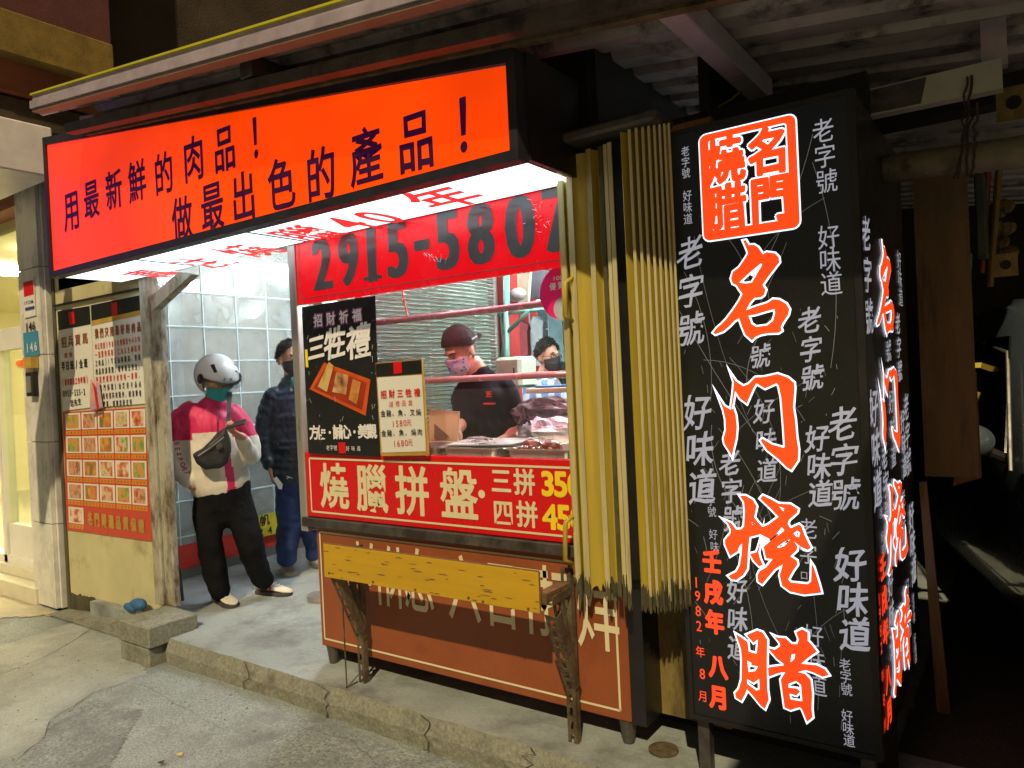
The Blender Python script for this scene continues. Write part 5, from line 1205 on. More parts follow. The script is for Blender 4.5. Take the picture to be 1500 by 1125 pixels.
def fuse(name, mb, mats, parent, voxel=.010, smooth=4, disp=None, pick=None, calm=None):
    """melt overlapping closed pieces into one continuous skin; pick(world point) chooses the material index"""
    me = bpy.data.meshes.new("tmp"); me.from_pydata(mb.v, [], mb.f)
    bm = bmesh.new(); bm.from_mesh(me); bmesh.ops.recalc_face_normals(bm, faces=bm.faces); bm.to_mesh(me); bm.free()
    t = bpy.data.objects.new("tmp", me); COL.objects.link(t)
    m = t.modifiers.new("r", 'REMESH'); m.mode = 'VOXEL'; m.voxel_size = voxel
    if smooth: s = t.modifiers.new("s", 'SMOOTH'); s.iterations = smooth; s.factor = .5
    dg = bpy.context.evaluated_depsgraph_get(); dg.update()
    ev = t.evaluated_get(dg); out = bpy.data.meshes.new_from_object(ev)
    bpy.data.objects.remove(t); bpy.data.meshes.remove(me)
    org = ORG[parent.name]
    if disp:
        ns = [v.normal.copy() for v in out.vertices]
        for v, nn in zip(out.vertices, ns):
            k = 0
            for amp, fx, fz in disp: k += amp * (noise.noise(Vector((v.co.x * fx, v.co.y * fx, v.co.z * fz))))
            if calm: k *= min(1, max(.06, (v.co.z - calm) / .14))
            v.co += nn * k
    out.name = name
    if pick:
        cs = [(p.index, pick(p.center)) for p in out.polygons]
    for v in out.vertices: v.co -= org
    out.materials.clear()
    for q in (mats if isinstance(mats, list) else [mats]): out.materials.append(q)
    if pick:
        for i, k in cs: out.polygons[i].material_index = k
    out.shade_smooth(); out.update()
    o = bpy.data.objects.new(name, out); COL.objects.link(o); o.parent = parent; ORG[o.name] = org
    return o
def head(mb, c, fwd, s=1.0):
    f = Vector(fwd).normalized(); u = Vector((0, 0, 1)); u = (u - f * f.z).normalized(); l = u.cross(f)
    M = Matrix((l, f, u)).transposed()
    def at(x, y, z): return Vector(c) + M @ Vector((x, y, z)) * s
    mb.ball(at(0, -.012, .03), (.076 * s, .092 * s, .092 * s), M)
    mb.ball(at(0, .015, -.03), (.062 * s, .072 * s, .082 * s), M)
    mb.ball(at(0, .040, -.085), (.032 * s, .035 * s, .028 * s), M)
    limb(mb, [at(0, .085, .01), at(0, .100, -.018), at(0, .106, -.034)], [.010 * s, .012 * s, .015 * s], l, 10)
    mb.ball(at(0, .080, .030), (.048 * s, .018 * s, .012 * s), M)
    for q in (-1, 1):
        mb.ball(at(.078 * q, -.008, -.012), (.010 * s, .020 * s, .032 * s), M, 10, 8)
        mb.ball(at(.040 * q, .062, -.03), (.022 * s, .02 * s, .02 * s), M, 10, 8)
    return at, M
def eyes(at, M, parent, s=1.0, white=True):
    for q in (-1, 1):
        e = obj("eye", MB().ball(at(.030 * q, .079, .008), (.015 * s, .010 * s, .0075 * s), M, 14, 8), mat("eye_white", (.6, .58, .55), .3), parent, smooth=True)
        obj("iris", MB().ball(at(.030 * q, .0865, .008), (.0065 * s, .004 * s, .0065 * s), M, 10, 6), mat("eye_dark", (.01, .008, .006), .2), e, smooth=True)
        obj("eyebrow", MB().tube([at(.014 * q, .092, .030), at(.032 * q, .090, .036), at(.050 * q, .078, .030)], [.003 * s, .0042 * s, .002 * s], 6), mat("black_hair", (.008, .007, .006), .5, scale=40, bump=.3), parent)
def hand(mb, w, d, nrm, s=1.0, curl=.6, thumb=1):
    """palm and five unequal bent fingers: w wrist, d direction of the hand, nrm the palm side"""
    d = Vector(d).normalized(); nrm = Vector(nrm); nrm = (nrm - d * nrm.dot(d)).normalized(); sd = d.cross(nrm) * thumb
    w = Vector(w); limb(mb, [w - d * .02, w + d * .04, w + d * .085], [(.028 * s, .022 * s), (.038 * s, .017 * s), (.040 * s, .014 * s)], sd, 12)
    for i, (o, L) in enumerate(((.029, .072), (.010, .082), (-.009, .076), (-.027, .058))):
        p = w + d * .085 * s + sd * o * s; q = [p]; a = curl * .35
        for k, f in enumerate((.42, .32, .26)):
            dd = d * math.cos(a) + nrm * math.sin(a); p = p + dd * L * f * s; q.append(p); a += curl * .8
        limb(mb, q, [.0086 * s, .0082 * s, .0076 * s, .0062 * s], sd, 8)
    p = w + d * .025 * s + sd * .030 * s
    limb(mb, [p, p + (d * .5 + sd * .7 + nrm * .3).normalized() * .04 * s, p + (d * .75 + sd * .5 + nrm * .6).normalized() * .07 * s], [.014 * s, .0115 * s, .009 * s], sd, 8)
def shoe(name, heel, toe, parent, up, sole, s=1.0):
    heel, toe = Vector(heel), Vector(toe); f = (toe - heel); f.z = 0; L = .285 * s; f.normalize(); l = Vector((-f.y, f.x, 0))
    prof = [(0, .030, .055, .075), (.12, .036, .06, .090), (.3, .038, .06, .088), (.5, .040, .052, .070), (.7, .048, .04, .052), (.86, .044, .034, .042), (.96, .028, .026, .034), (1.0, .010, .02, .025)]
    def P(t, x, z): return heel + f * (t * L - .02) + l * x * s + Vector((0, 0, z * s))
    mb = MB(); n = 14
    for t, w, _, h in prof:
        for k in range(n):
            a = 2 * math.pi * k / n; x = w * math.cos(a); z = .022 + (h - .022) * (.5 + .5 * math.sin(a)) ** .8
            mb.v.append(P(t, x, z))
    for j in range(len(prof) - 1):
        for k in range(n): k2 = (k + 1) % n; mb.f.append((j * n + k, j * n + k2, (j + 1) * n + k2, (j + 1) * n + k))
    mb.f.append(tuple(reversed(range(n)))); mb.f.append(tuple((len(prof) - 1) * n + k for k in range(n)))
    o = obj(name, mb, up, parent, smooth=True)
    out = [(t, w * 1.06) for t, w, _, _ in prof]; poly = [P(t, w, 0) for t, w in out] + [P(t, -w, 0) for t, w in reversed(out)]
    obj("sole", MB().prism(poly, (0, 0, .026 * s)), sole, o, bevel=.004)
    return o, P
SKIN = mat("skin", (.42, .22, .14), .5, var=.08, scale=30, bump=.08, bscale=200, sss=.05)
M_hair = mat("dark_hair", (.006, .005, .005), .6, spec=.2, scale=40, bump=.3)
def maskshell(at, M, s, m, parent, col=None):
    mb = MB(); nu, nv = 14, 10
    for j in range(nv + 1):
        for i in range(nu + 1):
            t = j / nv; a = (-1.2 + 2.4 * i / nu) * (1 - .12 * t); q = abs(a) / 1.2
            z0 = .000 + .014 * math.exp(-(a / .35) ** 2) - .016 * q; z1 = -.128 + .062 * q ** 1.6
            rr = .106 + .020 * math.exp(-(a / .34) ** 2) * (1 - abs(t - .3)) - .040 * max(0, t - .55) ** 1.0
            mb.v.append(at(math.sin(a) * .086, math.cos(a) * rr + .0022 * math.sin(t * 20), z0 + (z1 - z0) * t))
    for j in range(nv):
        for i in range(nu): a = j * (nu + 1) + i; mb.f.append((a, a + 1, a + nu + 2, a + nu + 1))
    o = obj("face_mask", mb, m, parent, smooth=True)
    for q in (-1, 1):
        obj("ear_loop", MB().tube([at(.078 * q, .030, -.012), at(.084 * q, .0, .012), at(.084 * q, -.02, -.005)], .0015, 5), m, o)
    return o
# ---- rider with helmet --------------------------------------------------
F, r, v = pframe((-4.33, 2.97))
p0 = F(335, 888); man = thing("person", "person in a white helmet and magenta and cream jacket looking at a phone", "person", (p0.x, p0.y, .13))
fw = (-v * .80 + r * .42 + Vector((0, 0, -.42))).normalized()
hc = F(317, 560, -.02)
mb = MB(); at, M = head(mb, hc, fw, 1.0)
limb(mb, [F(313, 600), F(315, 575)], [.06, .055], r)
limb(mb, [F(313, 604), F(313, 650), F(322, 700), F(323, 725)], [(.10, .08), (.14, .10), (.13, .10), (.13, .10)], r)
limb(mb, [F(273, 615), F(262, 680), F(279, 706, -.06), F(283, 712, -.08)], [.045, .04, .034, .03], r)
hand(mb, F(283, 709, -.075), (r * .62 + Vector((0, 0, -1)) + v * .35), r + v * .3, .92, .25, -1)
limb(mb, [F(342, 615), F(364, 665, -.05), F(357, 645, -.18), F(353, 639, -.24)], [.045, .04, .032, .027], r)
hand(mb, F(353, 639, -.25), (-v * .55 - r * .45 + Vector((0, 0, .35))), Vector((0, 0, 1)) - v * .3, 1, .95, 1)
for a, b, c in (((305, 725, 0), (307, 800, -.02), (323, 868, 0)), ((341, 725, 0), (366, 800, -.03), (388, 852, 0))): limb(mb, [F(*a), F(*b), F(*c)], [.085, .058, .042], r)
fuse("body", mb, SKIN, man, .0065, 2)
M_mag_c = mat("magenta_cloth", (.55, .015, .10), .6, var=.08, bump=.2, bscale=25); M_crm_c = mat("cream_cloth", (.62, .59, .52), .6, var=.10, bump=.3, bscale=25)
mb = MB()
limb(mb, [F(313, 596), F(311, 612), F(311, 650), F(318, 690), F(325, 709)], [(.10, .085), (.165, .125), (.185, .15), (.19, .155), (.185, .15)], r, 24)
limb(mb, [F(283, 607), F(262, 626), F(256, 655), F(258, 682, -.02), F(279, 705, -.07)], [.085, .088, .078, .070, .052], r)
limb(mb, [F(338, 607), F(352, 626), F(365, 652, -.02), F(366, 668, -.07), F(358, 650, -.18), F(354, 641, -.22)], [.08, .078, .066, .060, .050, .042], r)
limb(mb, [F(314, 592, -.02), F(314, 600, -.01)], [(.085, .08), (.10, .09)], r)
zsp = [F(300, 637).z]
def pickj(c):
    x = (c - F(313, 650)).dot(r); z = c.z
    k = F(315, 636).z - .05 * max(0, -x) * 0 + (.02 if abs(x) < .12 else -.02)
    if z > k: return 0
    # magenta stripe down the middle front
    t = (k - z); xs = .02 + .05 * min(1, t / .3)
    if xs < x - .0 < xs + .052 and (c - F(313, 650)).dot(v) < 0 and z < F(318, 660).z: return 0
    return 1
fuse("jacket", mb, [M_mag_c, M_crm_c], man, .011, 4, disp=((.016, 6, 3), (.013, 16, 7), (.005, 40, 22)), pick=pickj, calm=F(325, 712).z)
obj("zip", MB().tube([F(317, 592, -.115), F(318, 610, -.14), F(318, 640, -.155)], .003, 6), mat("dark_zip", (.2, .02, .06), .5), man)
mb = MB()
letters_part = [("B", 254, 650), ("E", 254, 658), ("S", 255, 666), ("P", 256, 673), ("O", 258, 680), ("R", 260, 687), ("T", 263, 693)]
for ch, px, py in letters_part:
    p = F(px + 5, py, -.10); vs, fs = glyph(ch, .03); h = .030
    mb.add([p + (Vector((0, 0, -1)) * (x - .3) + r * (y - .35)) * h * 1.3 + r * (py - 650) * .0006 for x, y in vs], fs)
_flat("sleeve_lettering", mb, mat("maroon_print", (.30, .03, .06), .6), man)
M_blkc = mat("black_trousers", (.006, .006, .008), .9, spec=.12, var=.3, scale=6, bump=.3, bscale=20)
mb = MB()
limb(mb, [F(326, 706), F(326, 730), F(330, 752)], [(.175, .13), (.18, .14), (.15, .12)], r, 20)
limb(mb, [F(306, 725), F(306, 760, -.02), F(309, 800, -.04), F(317, 845, -.02), F(324, 866)], [(.098, .11), (.092, .105), (.080, .095), (.074, .085), (.070, .08)], r)
limb(mb, [F(345, 725), F(355, 760, -.03), F(368, 800, -.05), F(378, 835, -.02), F(387, 852)], [(.098, .11), (.094, .105), (.082, .095), (.074, .085), (.062, .07)], r)
fuse("trousers", mb, M_blkc, man, .012, 3, disp=((.016, 6, 4), (.010, 12, 12), (.004, 30, 40)))
M_shoe = mat("white_shoe", (.58, .55, .46), .5, var=.1, bump=.2); M_sole = mat("dark_sole", (.05, .045, .05), .6)
for h, t in (((318, 880), (350, 893)), ((381, 869), (420, 872))):
    H, T = onZ(*h, .131), onZ(*t, .131); o, P = shoe("shoe", H, T, man, M_shoe, M_sole, 1.0)
    sd = 1 if (P(.4, .05, .05) - CP).length < (P(.4, -.05, .05) - CP).length else -1
    obj("side_stripe", MB().add([P(.32, .040 * sd, .035), P(.38, .041 * sd, .035), P(.44, .040 * sd, .07), P(.38, .039 * sd, .07)], [(0, 1, 2, 3)]).add([P(.44, .042 * sd, .035), P(.50, .043 * sd, .035), P(.54, .040 * sd, .062), P(.48, .041 * sd, .066)], [(0, 1, 2, 3)]), mat("shoe_red", (.45, .04, .05), .5), o)
    mb = MB()
    for k in range(4): mb.tube([P(.40 + k * .09, -.022, .082 - k * .008), P(.42 + k * .09, .022, .082 - k * .008)], .0035, 5)
    obj("laces", mb, M_wink, o)
# helmet: open face shell with brim, vents and clear visor
M_helm = mat("white_helmet_shell", (.66, .70, .74), .12, var=.03, bump=0, coat=1.0)
mb = MB(); HM = M; hcn = at(0, -.012, .045)
nu, nv = 36, 24
def hp(i, j, k=1.0):
    a = 2 * math.pi * i / nu; w = math.pi * .80 * j / nv; d = Vector((math.sin(a) * math.sin(w), math.cos(a) * math.sin(w), math.cos(w)))
    return hcn + HM @ Vector((d.x * .137 * k, d.y * .160 * k, d.z * .142 * k)), d
idx = {}
for k in (1.0, .90):
    for j in range(nv + 1):
        for i in range(nu):
            p, d = hp(i, j, k); mb.v.append(p)
def isopen(i, j):
    p, d = hp(i + .5, j + .5); return d.y > .30 and d.z < .04
B = (nv + 1) * nu
for j in range(nv):
    for i in range(nu):
        if isopen(i, j): continue
        i2 = (i + 1) % nu; a, b, c, d = j * nu + i, j * nu + i2, (j + 1) * nu + i2, (j + 1) * nu + i
        mb.f += [(a, b, c, d), (B + d, B + c, B + b, B + a)]
        for (ii, jj, e0, e1) in ((i, j + 1, d, c), (i, j - 1, b, a), ((i + 1) % nu, j, c, b), ((i - 1) % nu, j, a, d)):
            if jj >= nv or (jj >= 0 and isopen(ii, jj)): mb.f.append((e0, e1, B + e1, B + e0))
hel = obj("helmet", mb, M_helm, man, smooth=True)
def hs(x, y, z, k=1.0):
    d = Vector((x, y, z)).normalized(); return hcn + HM @ Vector((d.x * .137 * k, d.y * .160 * k, d.z * .142 * k))
for q in (-1, 1):
    obj("vent", MB().slab([hs(.50 * q, .45, .80, 1.01), hs(.66 * q, .40, .72, 1.01), hs(.60 * q, .72, .48, 1.015), hs(.46 * q, .76, .52, 1.015)], .004), M_blk, hel)
    obj("side_pivot", MB().ball(hs(.97 * q, .30, .0, 1.0), (.016, .030, .034), HM, 14, 10), M_blk, hel, smooth=True)
    obj("chin_strap", MB().tube([hs(.93 * q, .25, -.25, .93), at(.060 * q, .03, -.09), at(0, .05, -.115)], .006, 6), M_blk, hel)
obj("brow_trim", MB().tube([hs(math.sin(a), math.cos(a), .03, 1.015) for a in [(-1.15 + 2.3 * k / 14) for k in range(15)]], .010, 8), M_blk, hel, smooth=True)
mbv = MB()
for k in range(15):
    a = -1.1 + 2.2 * k / 14
    for z, kk in ((.16, 1.05), (.02, 1.12), (-.15, 1.16)): mbv.v.append(hs(math.sin(a), math.cos(a), z, kk))
for k in range(14):
    for j in (0, 1): a = k * 3 + j; mbv.f.append((a, a + 1, a + 4, a + 3))
obj("clear_visor", mbv, glass("visor_glass", (.75, .80, .82), .25, .05), hel, smooth=True)
mb = MB(); vs, fs = glyph("n", .05)
bw = hs(.12, .95, .28, 1.03); e1 = HM @ Vector((1, 0, 0)) * -1
for k, ch in enumerate("HELMO"[:0]): pass
q4 = [hs(x, .9, z, 1.012) for x, z in ((.18, .16), (-.22, .16), (-.20, .30), (.16, .28))]
obj("maker_badge", MB().slab(q4, .002), mat("grey_badge", (.25, .28, .32), .3), hel)
maskshell(at, M, 1, mat("teal_mask", (.03, .38, .45), .7, bump=.2), man)
eyes(at, M, man)
# sling bag, strap, phone
bagp = [F(x, y, -.19) for x, y in ((282, 666), (297, 657), (318, 636), (331, 624), (336, 640), (339, 662), (334, 678), (320, 686), (302, 688), (288, 679))]
M_bag = mat("black_nylon", (.014, .015, .018), .6, var=.2, bump=.4, bscale=30)
cbg = sum(bagp, Vector()) / len(bagp); sb = thing("sling_bag", "black nylon sling bag worn across the magenta jacket", "bag", cbg)
mb = MB(); mid = [p - v * .035 for p in bagp]; inn = [cbg + (p - cbg) * .75 - v * .06 for p in bagp]; back = [p + v * .03 for p in bagp]
n = len(bagp)
for rr_ in (back, bagp, mid, inn): mb.v += rr_
for j in range(3):
    for i in range(n): i2 = (i + 1) % n; mb.f.append((j * n + i, j * n + i2, (j + 1) * n + i2, (j + 1) * n + i))
mb.f.append(tuple(range(n))[::-1]); mb.f.append(tuple(3 * n + i for i in range(n)))
fuse("pouch", mb, M_bag, sb, .009, 3, disp=((.008, 14, 14),))
obj("zip_line", MB().tube([F(290, 668, -.262), F(308, 656, -.266), F(328, 640, -.262)], .003, 6), M_alu, sb)
obj("buckle", MB().slab([F(x, y, -.268) for x, y in ((316, 652), (324, 648), (326, 655), (318, 659))], .008, -v), M_dkgal, sb)
obj("strap", MB().slab([F(333, 574, -.10), F(340, 574, -.10), F(338, 605, -.17), F(332, 605, -.17)], .004, -v).slab([F(332, 605, -.17), F(338, 605, -.17), F(337, 632, -.20), F(330, 632, -.20)], .004, -v), mat("grey_strap", (.12, .11, .13), .7), sb)
pc_ = F(346, 622, -.35)
ph = thing("mobile_phone", "dark phone held flat in the helmeted person's hand", "phone", pc_)
ax = (r * .85 + Vector((0, 0, .18)) - v * .3).normalized(); ay = (v * .75 + r * .2 + Vector((0, 0, .35))).normalized(); q4 = [pc_ + ax * a * .060 + ay * b * .034 for a, b in ((-1, -1), (1, -1), (1, 1), (-1, 1))]
obj("phone_body", MB().slab(q4, .009), M_blk, ph, bevel=.002)
# ---- man in puffer jacket --------------------------------------------------
F, r, v = pframe((-4.60, 3.52))
p0 = F(432, 840); man = thing("person", "person in a navy puffer jacket and black mask behind the aluminium post", "person", (p0.x, p0.y, .13))
fw = (-v * .82 + r * .5 + Vector((0, 0, -.05))).normalized(); mb = MB(); at, M = head(mb, F(425, 526, 0), fw, 1.10)
limb(mb, [F(428, 572), F(427, 545)], [.06, .055], r)
limb(mb, [F(430, 570), F(434, 620), F(436, 700)], [(.13, .09), (.14, .10), (.13, .10)], r)
limb(mb, [F(399, 585), F(390, 640), F(394, 672, -.04), F(396, 684, -.06)], [.045, .04, .034, .028], r)
hand(mb, F(396, 684, -.06), Vector((0, 0, -1)) + r * .25, r * .8 - v * .3, 1, .7, -1)
limb(mb, [F(466, 585), F(476, 640), F(472, 690)], [.045, .04, .03], r)
hand(mb, F(472, 688), Vector((0, 0, -1)), -r, 1, .5, 1)
for a, b, c in (((425, 705, 0), (423, 765, -.02), (422, 826, 0)), ((450, 705, 0), (456, 765, 0), (459, 815, .05))): limb(mb, [F(*a), F(*b), F(*c)], [.08, .056, .04], r)
fuse("body", mb, SKIN, man, .0065, 2); eyes(at, M, man)
M_puf = mat("navy_puffer_cloth", (.006, .013, .028), .32, var=.3, scale=5, bump=.25, bscale=30)
mb = MB()
limb(mb, [F(430, 566), F(432, 580), F(433, 620), F(434, 660), F(434, 697)], [(.12, .10), (.19, .13), (.205, .15), (.205, .155), (.19, .15)], r, 24, bulge=(.062, .07))
limb(mb, [F(405, 578), F(393, 605), F(388, 640), F(391, 662, -.02), F(395, 680, -.05)], [.085, .080, .072, .066, .052], r, bulge=(.055, .12))
limb(mb, [F(458, 578), F(470, 605), F(478, 640), F(474, 680)], [.085, .080, .072, .055], r, bulge=(.055, .12))
limb(mb, [F(427, 558), F(428, 572)], [(.088, .085), (.11, .10)], r, bulge=(.035, .08))
fuse("puffer_jacket", mb, M_puf, man, .009, 1, disp=((.012, 9, 14), (.004, 35, 35)))
limb_ = MB(); limb(limb_, [F(431, 556, -.07), F(436, 566, -.09)], [.030, .035], r); fuse("teal_collar", limb_, mat("teal_fleece", (.02, .28, .30), .8), man, .010, 2)
mb = MB()
limb(mb, [F(436, 690), F(436, 715)], [(.165, .13), (.17, .13)], r, 20)
limb(mb, [F(424, 715), F(423, 765, -.03), F(421, 800, -.02), F(421, 818)], [(.098, .11), (.088, .10), (.078, .09), (.074, .085)], r)
limb(mb, [F(449, 715), F(455, 765), F(459, 800, .03), F(460, 812, .05)], [(.095, .11), (.085, .10), (.07, .08), (.06, .07)], r)
fuse("blue_trousers", mb, mat("blue_trouser_cloth", (.008, .025, .11), .65, var=.2, bump=.2, bscale=20), man, .011, 3, disp=((.016, 7, 9), (.008, 16, 26)))
c = F(424, 699, -.145)
mbu = MB(); mbu.tube([c + r * a * .02 + Vector((0, 0, b * .01)) for a, b in ((-1, 1), (-.4, .3), (.4, .3), (1, 1))], .0035, 5).tube([c + r * a * .02 + Vector((0, 0, b * .01)) for a, b in ((-1, -1), (-.4, -.3), (.4, -.3), (1, -1))], .0035, 5)
obj("white_emblem", mbu, M_wink, man)
for h, t in (((417, 834), (430, 846)), ((459, 822), (466, 830))):
    shoe("shoe", onZ(*h, .131), onZ(*t, .131), man, mat("beige_shoe", (.42, .38, .30), .7), mat("pale_sole", (.55, .50, .40), .6), .98)
maskshell(at, M, 1.1, mat("black_mask", (.012, .012, .014), .6), man)
def hairball(at, M, s, parent, top=1.0, name="hair", strand=.03):
    mb = MB(); nu, nv = 30, 18
    for j in range(nv + 1):
        for i in range(nu):
            a = 2 * math.pi * i / nu; front = max(0, math.cos(a)); w = math.pi * (.60 - .30 * front ** 1.0) * j / nv
            d = Vector((math.sin(a) * math.sin(w), math.cos(a) * math.sin(w), math.cos(w))); k = 1 + .025 * noise.noise(d * 7) + .02 * noise.noise(d * 22)
            mb.v.append(at(d.x * .083 * k, d.y * .101 * k - .014, d.z * .103 * k * top + .032))
    for j in range(nv):
        for i in range(nu): i2 = (i + 1) % nu; mb.f.append((j * nu + i, j * nu + i2, (j + 1) * nu + i2, (j + 1) * nu + i))
    hb = obj(name, mb, M_hair, parent, smooth=True); rn = random.Random(4); st = MB()
    for q in range(420):
        a = rn.uniform(0, 2 * math.pi); front = max(0, math.cos(a)); w = math.pi * (.63 - .30 * front) * (rn.random() ** .6)
        d = Vector((math.sin(a) * math.sin(w), math.cos(a) * math.sin(w), math.cos(w))); b0 = Vector((d.x * .082, d.y * .100 - .014, d.z * .102 * top + .032))
        t_ = (Vector((d.x * .4, .5 + d.y * .3, -.7 + d.z * .9)) + Vector((rn.gauss(0, .3), rn.gauss(0, .3), rn.gauss(0, .3)))).normalized(); l = strand * rn.uniform(.6, 1.3)
        st.tube([at(*b0), at(*(b0 + d * .006 + t_ * l * .5)), at(*(b0 + t_ * l))], [.0026, .002, .0004], 4, cap=False)
    o = obj("hair_strands", st, M_hair, hb); o["kind"] = "stuff"
    return hb
hairball(at, M, 1.02, man, strand=.018)
pp = [F(x, y, -.16) for x, y in ((401, 701), (405, 698), (414, 709), (413, 717), (408, 716))]
obj("paper_slip", MB().prism(pp, v * .002), M_paper, label="folded white paper slip held in the puffer jacket wearer's hand", cat="paper")
# ---- cook --------------------------------------------------
F, r, v = pframe((-2.44, 3.13))
ck = thing("person", "cook in a black shirt and backwards cap bending over the counter", "person", (F(712, 700).x, F(712, 700).y, .13))
fw = (-r * .70 - v * .62 + Vector((0, 0, -.52))).normalized(); mb = MB(); at, M = head(mb, F(675, 514, 0), fw, .98)
limb(mb, [F(710, 562), F(692, 534)], [.062, .058], r)
limb(mb, [F(712, 566), F(714, 640), F(716, 740), F(716, 860)], [(.075, .065), (.11, .09), (.11, .09), (.12, .09)], r)
limb(mb, [F(680, 578), F(681, 608, -.05), F(675, 622, -.14), F(668, 630, -.22)], [.045, .04, .034, .027], r)
hand(mb, F(670, 628, -.20), (-r * .5 - v * .5 + Vector((0, 0, -.55))), Vector((0, 0, -1)) + r * .3, .95, .9, 1)
limb(mb, [F(748, 580), F(760, 618), F(748, 640, -.15), F(732, 648, -.24)], [.048, .042, .036, .028], r)
hand(mb, F(732, 648, -.24), (-r * .7 - v * .5 + Vector((0, 0, -.3))), Vector((0, 0, -1)), .95, .9, -1)
for x in (702, 732): limb(mb, [F(x, 860), F(x, 980), F(x, 1080)], [.08, .055, .04], r)
fuse("body", mb, SKIN, ck, .007, 2)
for q in (-1, 1):
    obj("closed_eye", MB().tube([at(.018 * q, .0865, .004), at(.030 * q, .0880, .001), at(.044 * q, .080, .004)], [.0012, .0024, .0012], 6), M_hair, ck)
    obj("eyebrow", MB().tube([at(.014 * q, .092, .026), at(.032 * q, .092, .031), at(.050 * q, .080, .026)], [.003, .0042, .002], 6), M_hair, ck)
M_shirt = mat("black_shirt", (.006, .004, .008), .9, spec=.12, var=.3, bump=.3, bscale=25)
mb = MB()
limb(mb, [F(711, 560), F(711, 574), F(711, 610), F(712, 650), F(713, 760)], [(.085, .08), (.125, .11), (.135, .12), (.14, .125), (.15, .13)], r, 24)
limb(mb, [F(703, 549), F(709, 562)], [.070, .082], r)
limb(mb, [F(690, 568), F(680, 585, -.01), F(679, 610, -.06), F(678, 620, -.12)], [.065, .064, .058, .046], r)
limb(mb, [F(738, 568), F(747, 590), F(753, 618), F(746, 640, -.10)], [.07, .066, .060, .048], r)
fuse("black_shirt", mb, M_shirt, ck, .009, 3, disp=((.014, 10, 8), (.006, 25, 20)))
c = F(716, 577, -.145)
mb = MB()
for a, b, w_, h_ in ((-.5, .5, .8, .16), (.5, .5, .7, .16), (-.5, 0, .3, .7), (.4, -.1, .8, .2), (-.4, -.6, .9, .2), (.5, -.7, .7, .16), (.2, .1, .25, .8), (-.2, .2, .2, .9)):
    q = c + r * a * .016 + Vector((0, 0, b * .022)); mb.box(-.011 * w_, .011 * w_, -.001, .001, -.012 * h_, .012 * h_, Matrix.Translation(q) @ Matrix((r, v, Vector((0, 0, 1)))).transposed().to_4x4())
obj("red_chest_seal", mb, M_rink, ck)
obj("chest_line", MB().slab([F(x, y, -.148) for x, y in ((708, 590), (726, 590), (726, 592.5), (708, 592.5))], .002, -v), M_rink, ck)
mp_ = mat("floral_mask", (.62, .60, .66), .7)
fm = maskshell(at, M, .98, mp_, ck)
mb = MB()
rn = random.Random(5)
for k in range(26):
    a = rn.uniform(-1.0, 1.0); z = rn.uniform(-.085, -.01); rr = .106 + .02 * math.exp(-(a / .3) ** 2) - .02 * max(0, (-z / .1) - .55)
    q = at(math.sin(a) * .086, math.cos(a) * rr, z); mb.ball(q, (.006, .006, .006), nu=6, nv=4)
obj("purple_flowers", mb, mat("purple_print", (.12, .07, .40), .6), fm, kind="stuff")
mb = MB(); nu, nv = 30, 14; M_cap = mat("dark_brown_cap", (.018, .007, .011), .8, spec=.2, var=.2, bump=.3, bscale=50)
for j in range(nv + 1):
    for i in range(nu):
        a = 2 * math.pi * i / nu; w = math.pi * (.55 - .15 * max(0, math.cos(a))) * j / nv; d = Vector((math.sin(a) * math.sin(w), math.cos(a) * math.sin(w), math.cos(w)))
        mb.v.append(at(d.x * .092, d.y * .108 - .014, d.z * .108 + .038))
for j in range(nv):
    for i in range(nu): i2 = (i + 1) % nu; mb.f.append((j * nu + i, j * nu + i2, (j + 1) * nu + i2, (j + 1) * nu + i))
cp = obj("cap", mb, M_cap, ck, smooth=True)
mb = MB(); br = []
for k in range(11):
    a = -1.0 + 2.0 * k / 10; br.append((math.sin(a) * .090, -math.cos(a) * .104 - .014, .020)); 
br2 = [(x * .85, y - .055 * math.cos(x * 12), .008) for x, y, z in br]
mb.prism([at(*q) for q in br + br2[::-1]], M @ Vector((0, 0, .006))); obj("cap_brim", mb, M_cap, cp)
for k in range(6):
    a = k * math.pi / 3; mb = MB().tube([at(math.sin(a) * math.sin(w) * .0935, math.cos(a) * math.sin(w) * .1095 - .014, math.cos(w) * .1095 + .038) for w in [i * .2 for i in range(9)]], .0012, 4); obj("seam", mb, M_blk, cp)
obj("white_tab", MB().slab([at(.093, -.03, .045), at(.088, -.075, .040), at(.088, -.075, .048), at(.093, -.03, .053)], .002), M_wink, cp)
for k in range(1):
    mb = MB()
    for i in range(14):
        pass
# ---- seated customer --------------------------------------------------
F, r, v = pframe((-2.86, 4.60))
cu = thing("person", "seated customer with glasses and a black mask in the dining corner", "person", (F(795, 700).x, F(795, 700).y, .13))
fw = (r * .70 - v * .68 + Vector((0, 0, -.08))).normalized(); mb = MB(); at, M = head(mb, F(802, 523, 0), fw, .98)
limb(mb, [F(797, 560), F(800, 542)], [.06, .056], r)
limb(mb, [F(796, 562), F(795, 610), F(795, 660)], [(.13, .09), (.14, .10), (.14, .11)], r)
limb(mb, [F(772, 575), F(766, 615, -.05), F(790, 630, -.25)], [.045, .04, .03], r); hand(mb, F(790, 630, -.25), r * .8 - v * .4, Vector((0, 0, -1)), 1, .6, 1)
limb(mb, [F(820, 575), F(830, 615, -.05), F(810, 630, -.25)], [.045, .04, .03], r); hand(mb, F(810, 630, -.25), -r * .3 - v * .6, Vector((0, 0, -1)), 1, .6, -1)
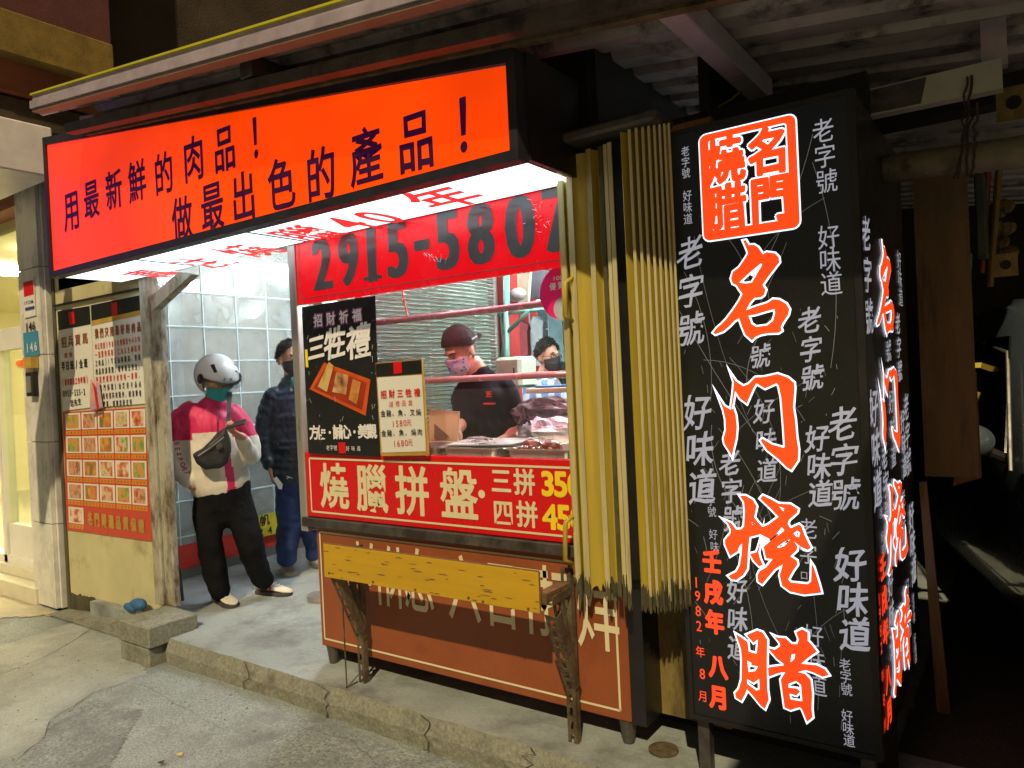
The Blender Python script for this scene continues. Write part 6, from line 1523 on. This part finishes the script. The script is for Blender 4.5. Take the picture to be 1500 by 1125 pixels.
for x in (780, 812): limb(mb, [F(x, 660), F(x + 6, 665, -.38), F(x + 6, 740, -.42)], [.08, .06, .045], r)
fuse("body", mb, SKIN, cu, .010, 2); eyes(at, M, cu, .98)
mb = MB(); limb(mb, [F(797, 556), F(796, 575), F(795, 620), F(795, 665)], [(.10, .09), (.16, .12), (.17, .13), (.17, .14)], r, 20)
limb(mb, [F(780, 570), F(768, 595), F(768, 618, -.06), F(784, 628, -.2)], [.07, .065, .058, .045], r); limb(mb, [F(812, 570), F(826, 595), F(828, 618, -.06), F(814, 628, -.2)], [.07, .065, .058, .045], r)
fuse("checked_shirt", mb, [mat("blue_check_a", (.10, .18, .38), .7), mat("blue_check_b", (.45, .50, .55), .7)], cu, .011, 2, disp=((.012, 9, 9),), pick=lambda c: int((math.floor(c.z * 22) + math.floor(c.dot(r) * 22)) % 2))
mb = MB()
for x in (780, 812): limb(mb, [F(x, 655), F(x + 6, 662, -.38), F(x + 6, 735, -.42)], [.095, .08, .065], r)
fuse("trousers", mb, M_blkc, cu, .014, 2)
maskshell(at, M, .98, mat("black_mask", (.012, .012, .014), .6), cu); hairball(at, M, 1, cu, 1.08, strand=.02)
gls = MB()
for q in (-1, 1): gls.tube([at(.032 * q + .022 * math.cos(a), .100 - abs(.032 * q + .022 * math.cos(a)) * .12, .006 + .016 * math.sin(a)) for a in [k * math.pi / 8 for k in range(17)]], .0022, 5, cap=False); gls.tube([at(.054 * q, .092, .008), at(.080 * q, .02, .006)], .0022, 5)
gls.tube([at(-.010, .102, .008), at(.010, .102, .008)], .002, 5)
obj("glasses", gls, M_blk, cu)
sc_ = thing("chair", "dark chair under the seated customer in the dining corner", "chair", (F(795, 700).x, F(795, 700).y, .13)); b0 = F(795, 668)
obj("seat", bx(b0.x - .2, b0.x + .2, b0.y - .25, b0.y + .2, b0.z - .12, b0.z - .09), M_dkgal, sc_, bevel=.01)
for dx in (-.18, .15):
    for dy in (-.22, .17): obj("leg", bx(b0.x + dx, b0.x + dx + .03, b0.y + dy, b0.y + dy + .03, .13, b0.z - .12), M_dkgal, sc_)
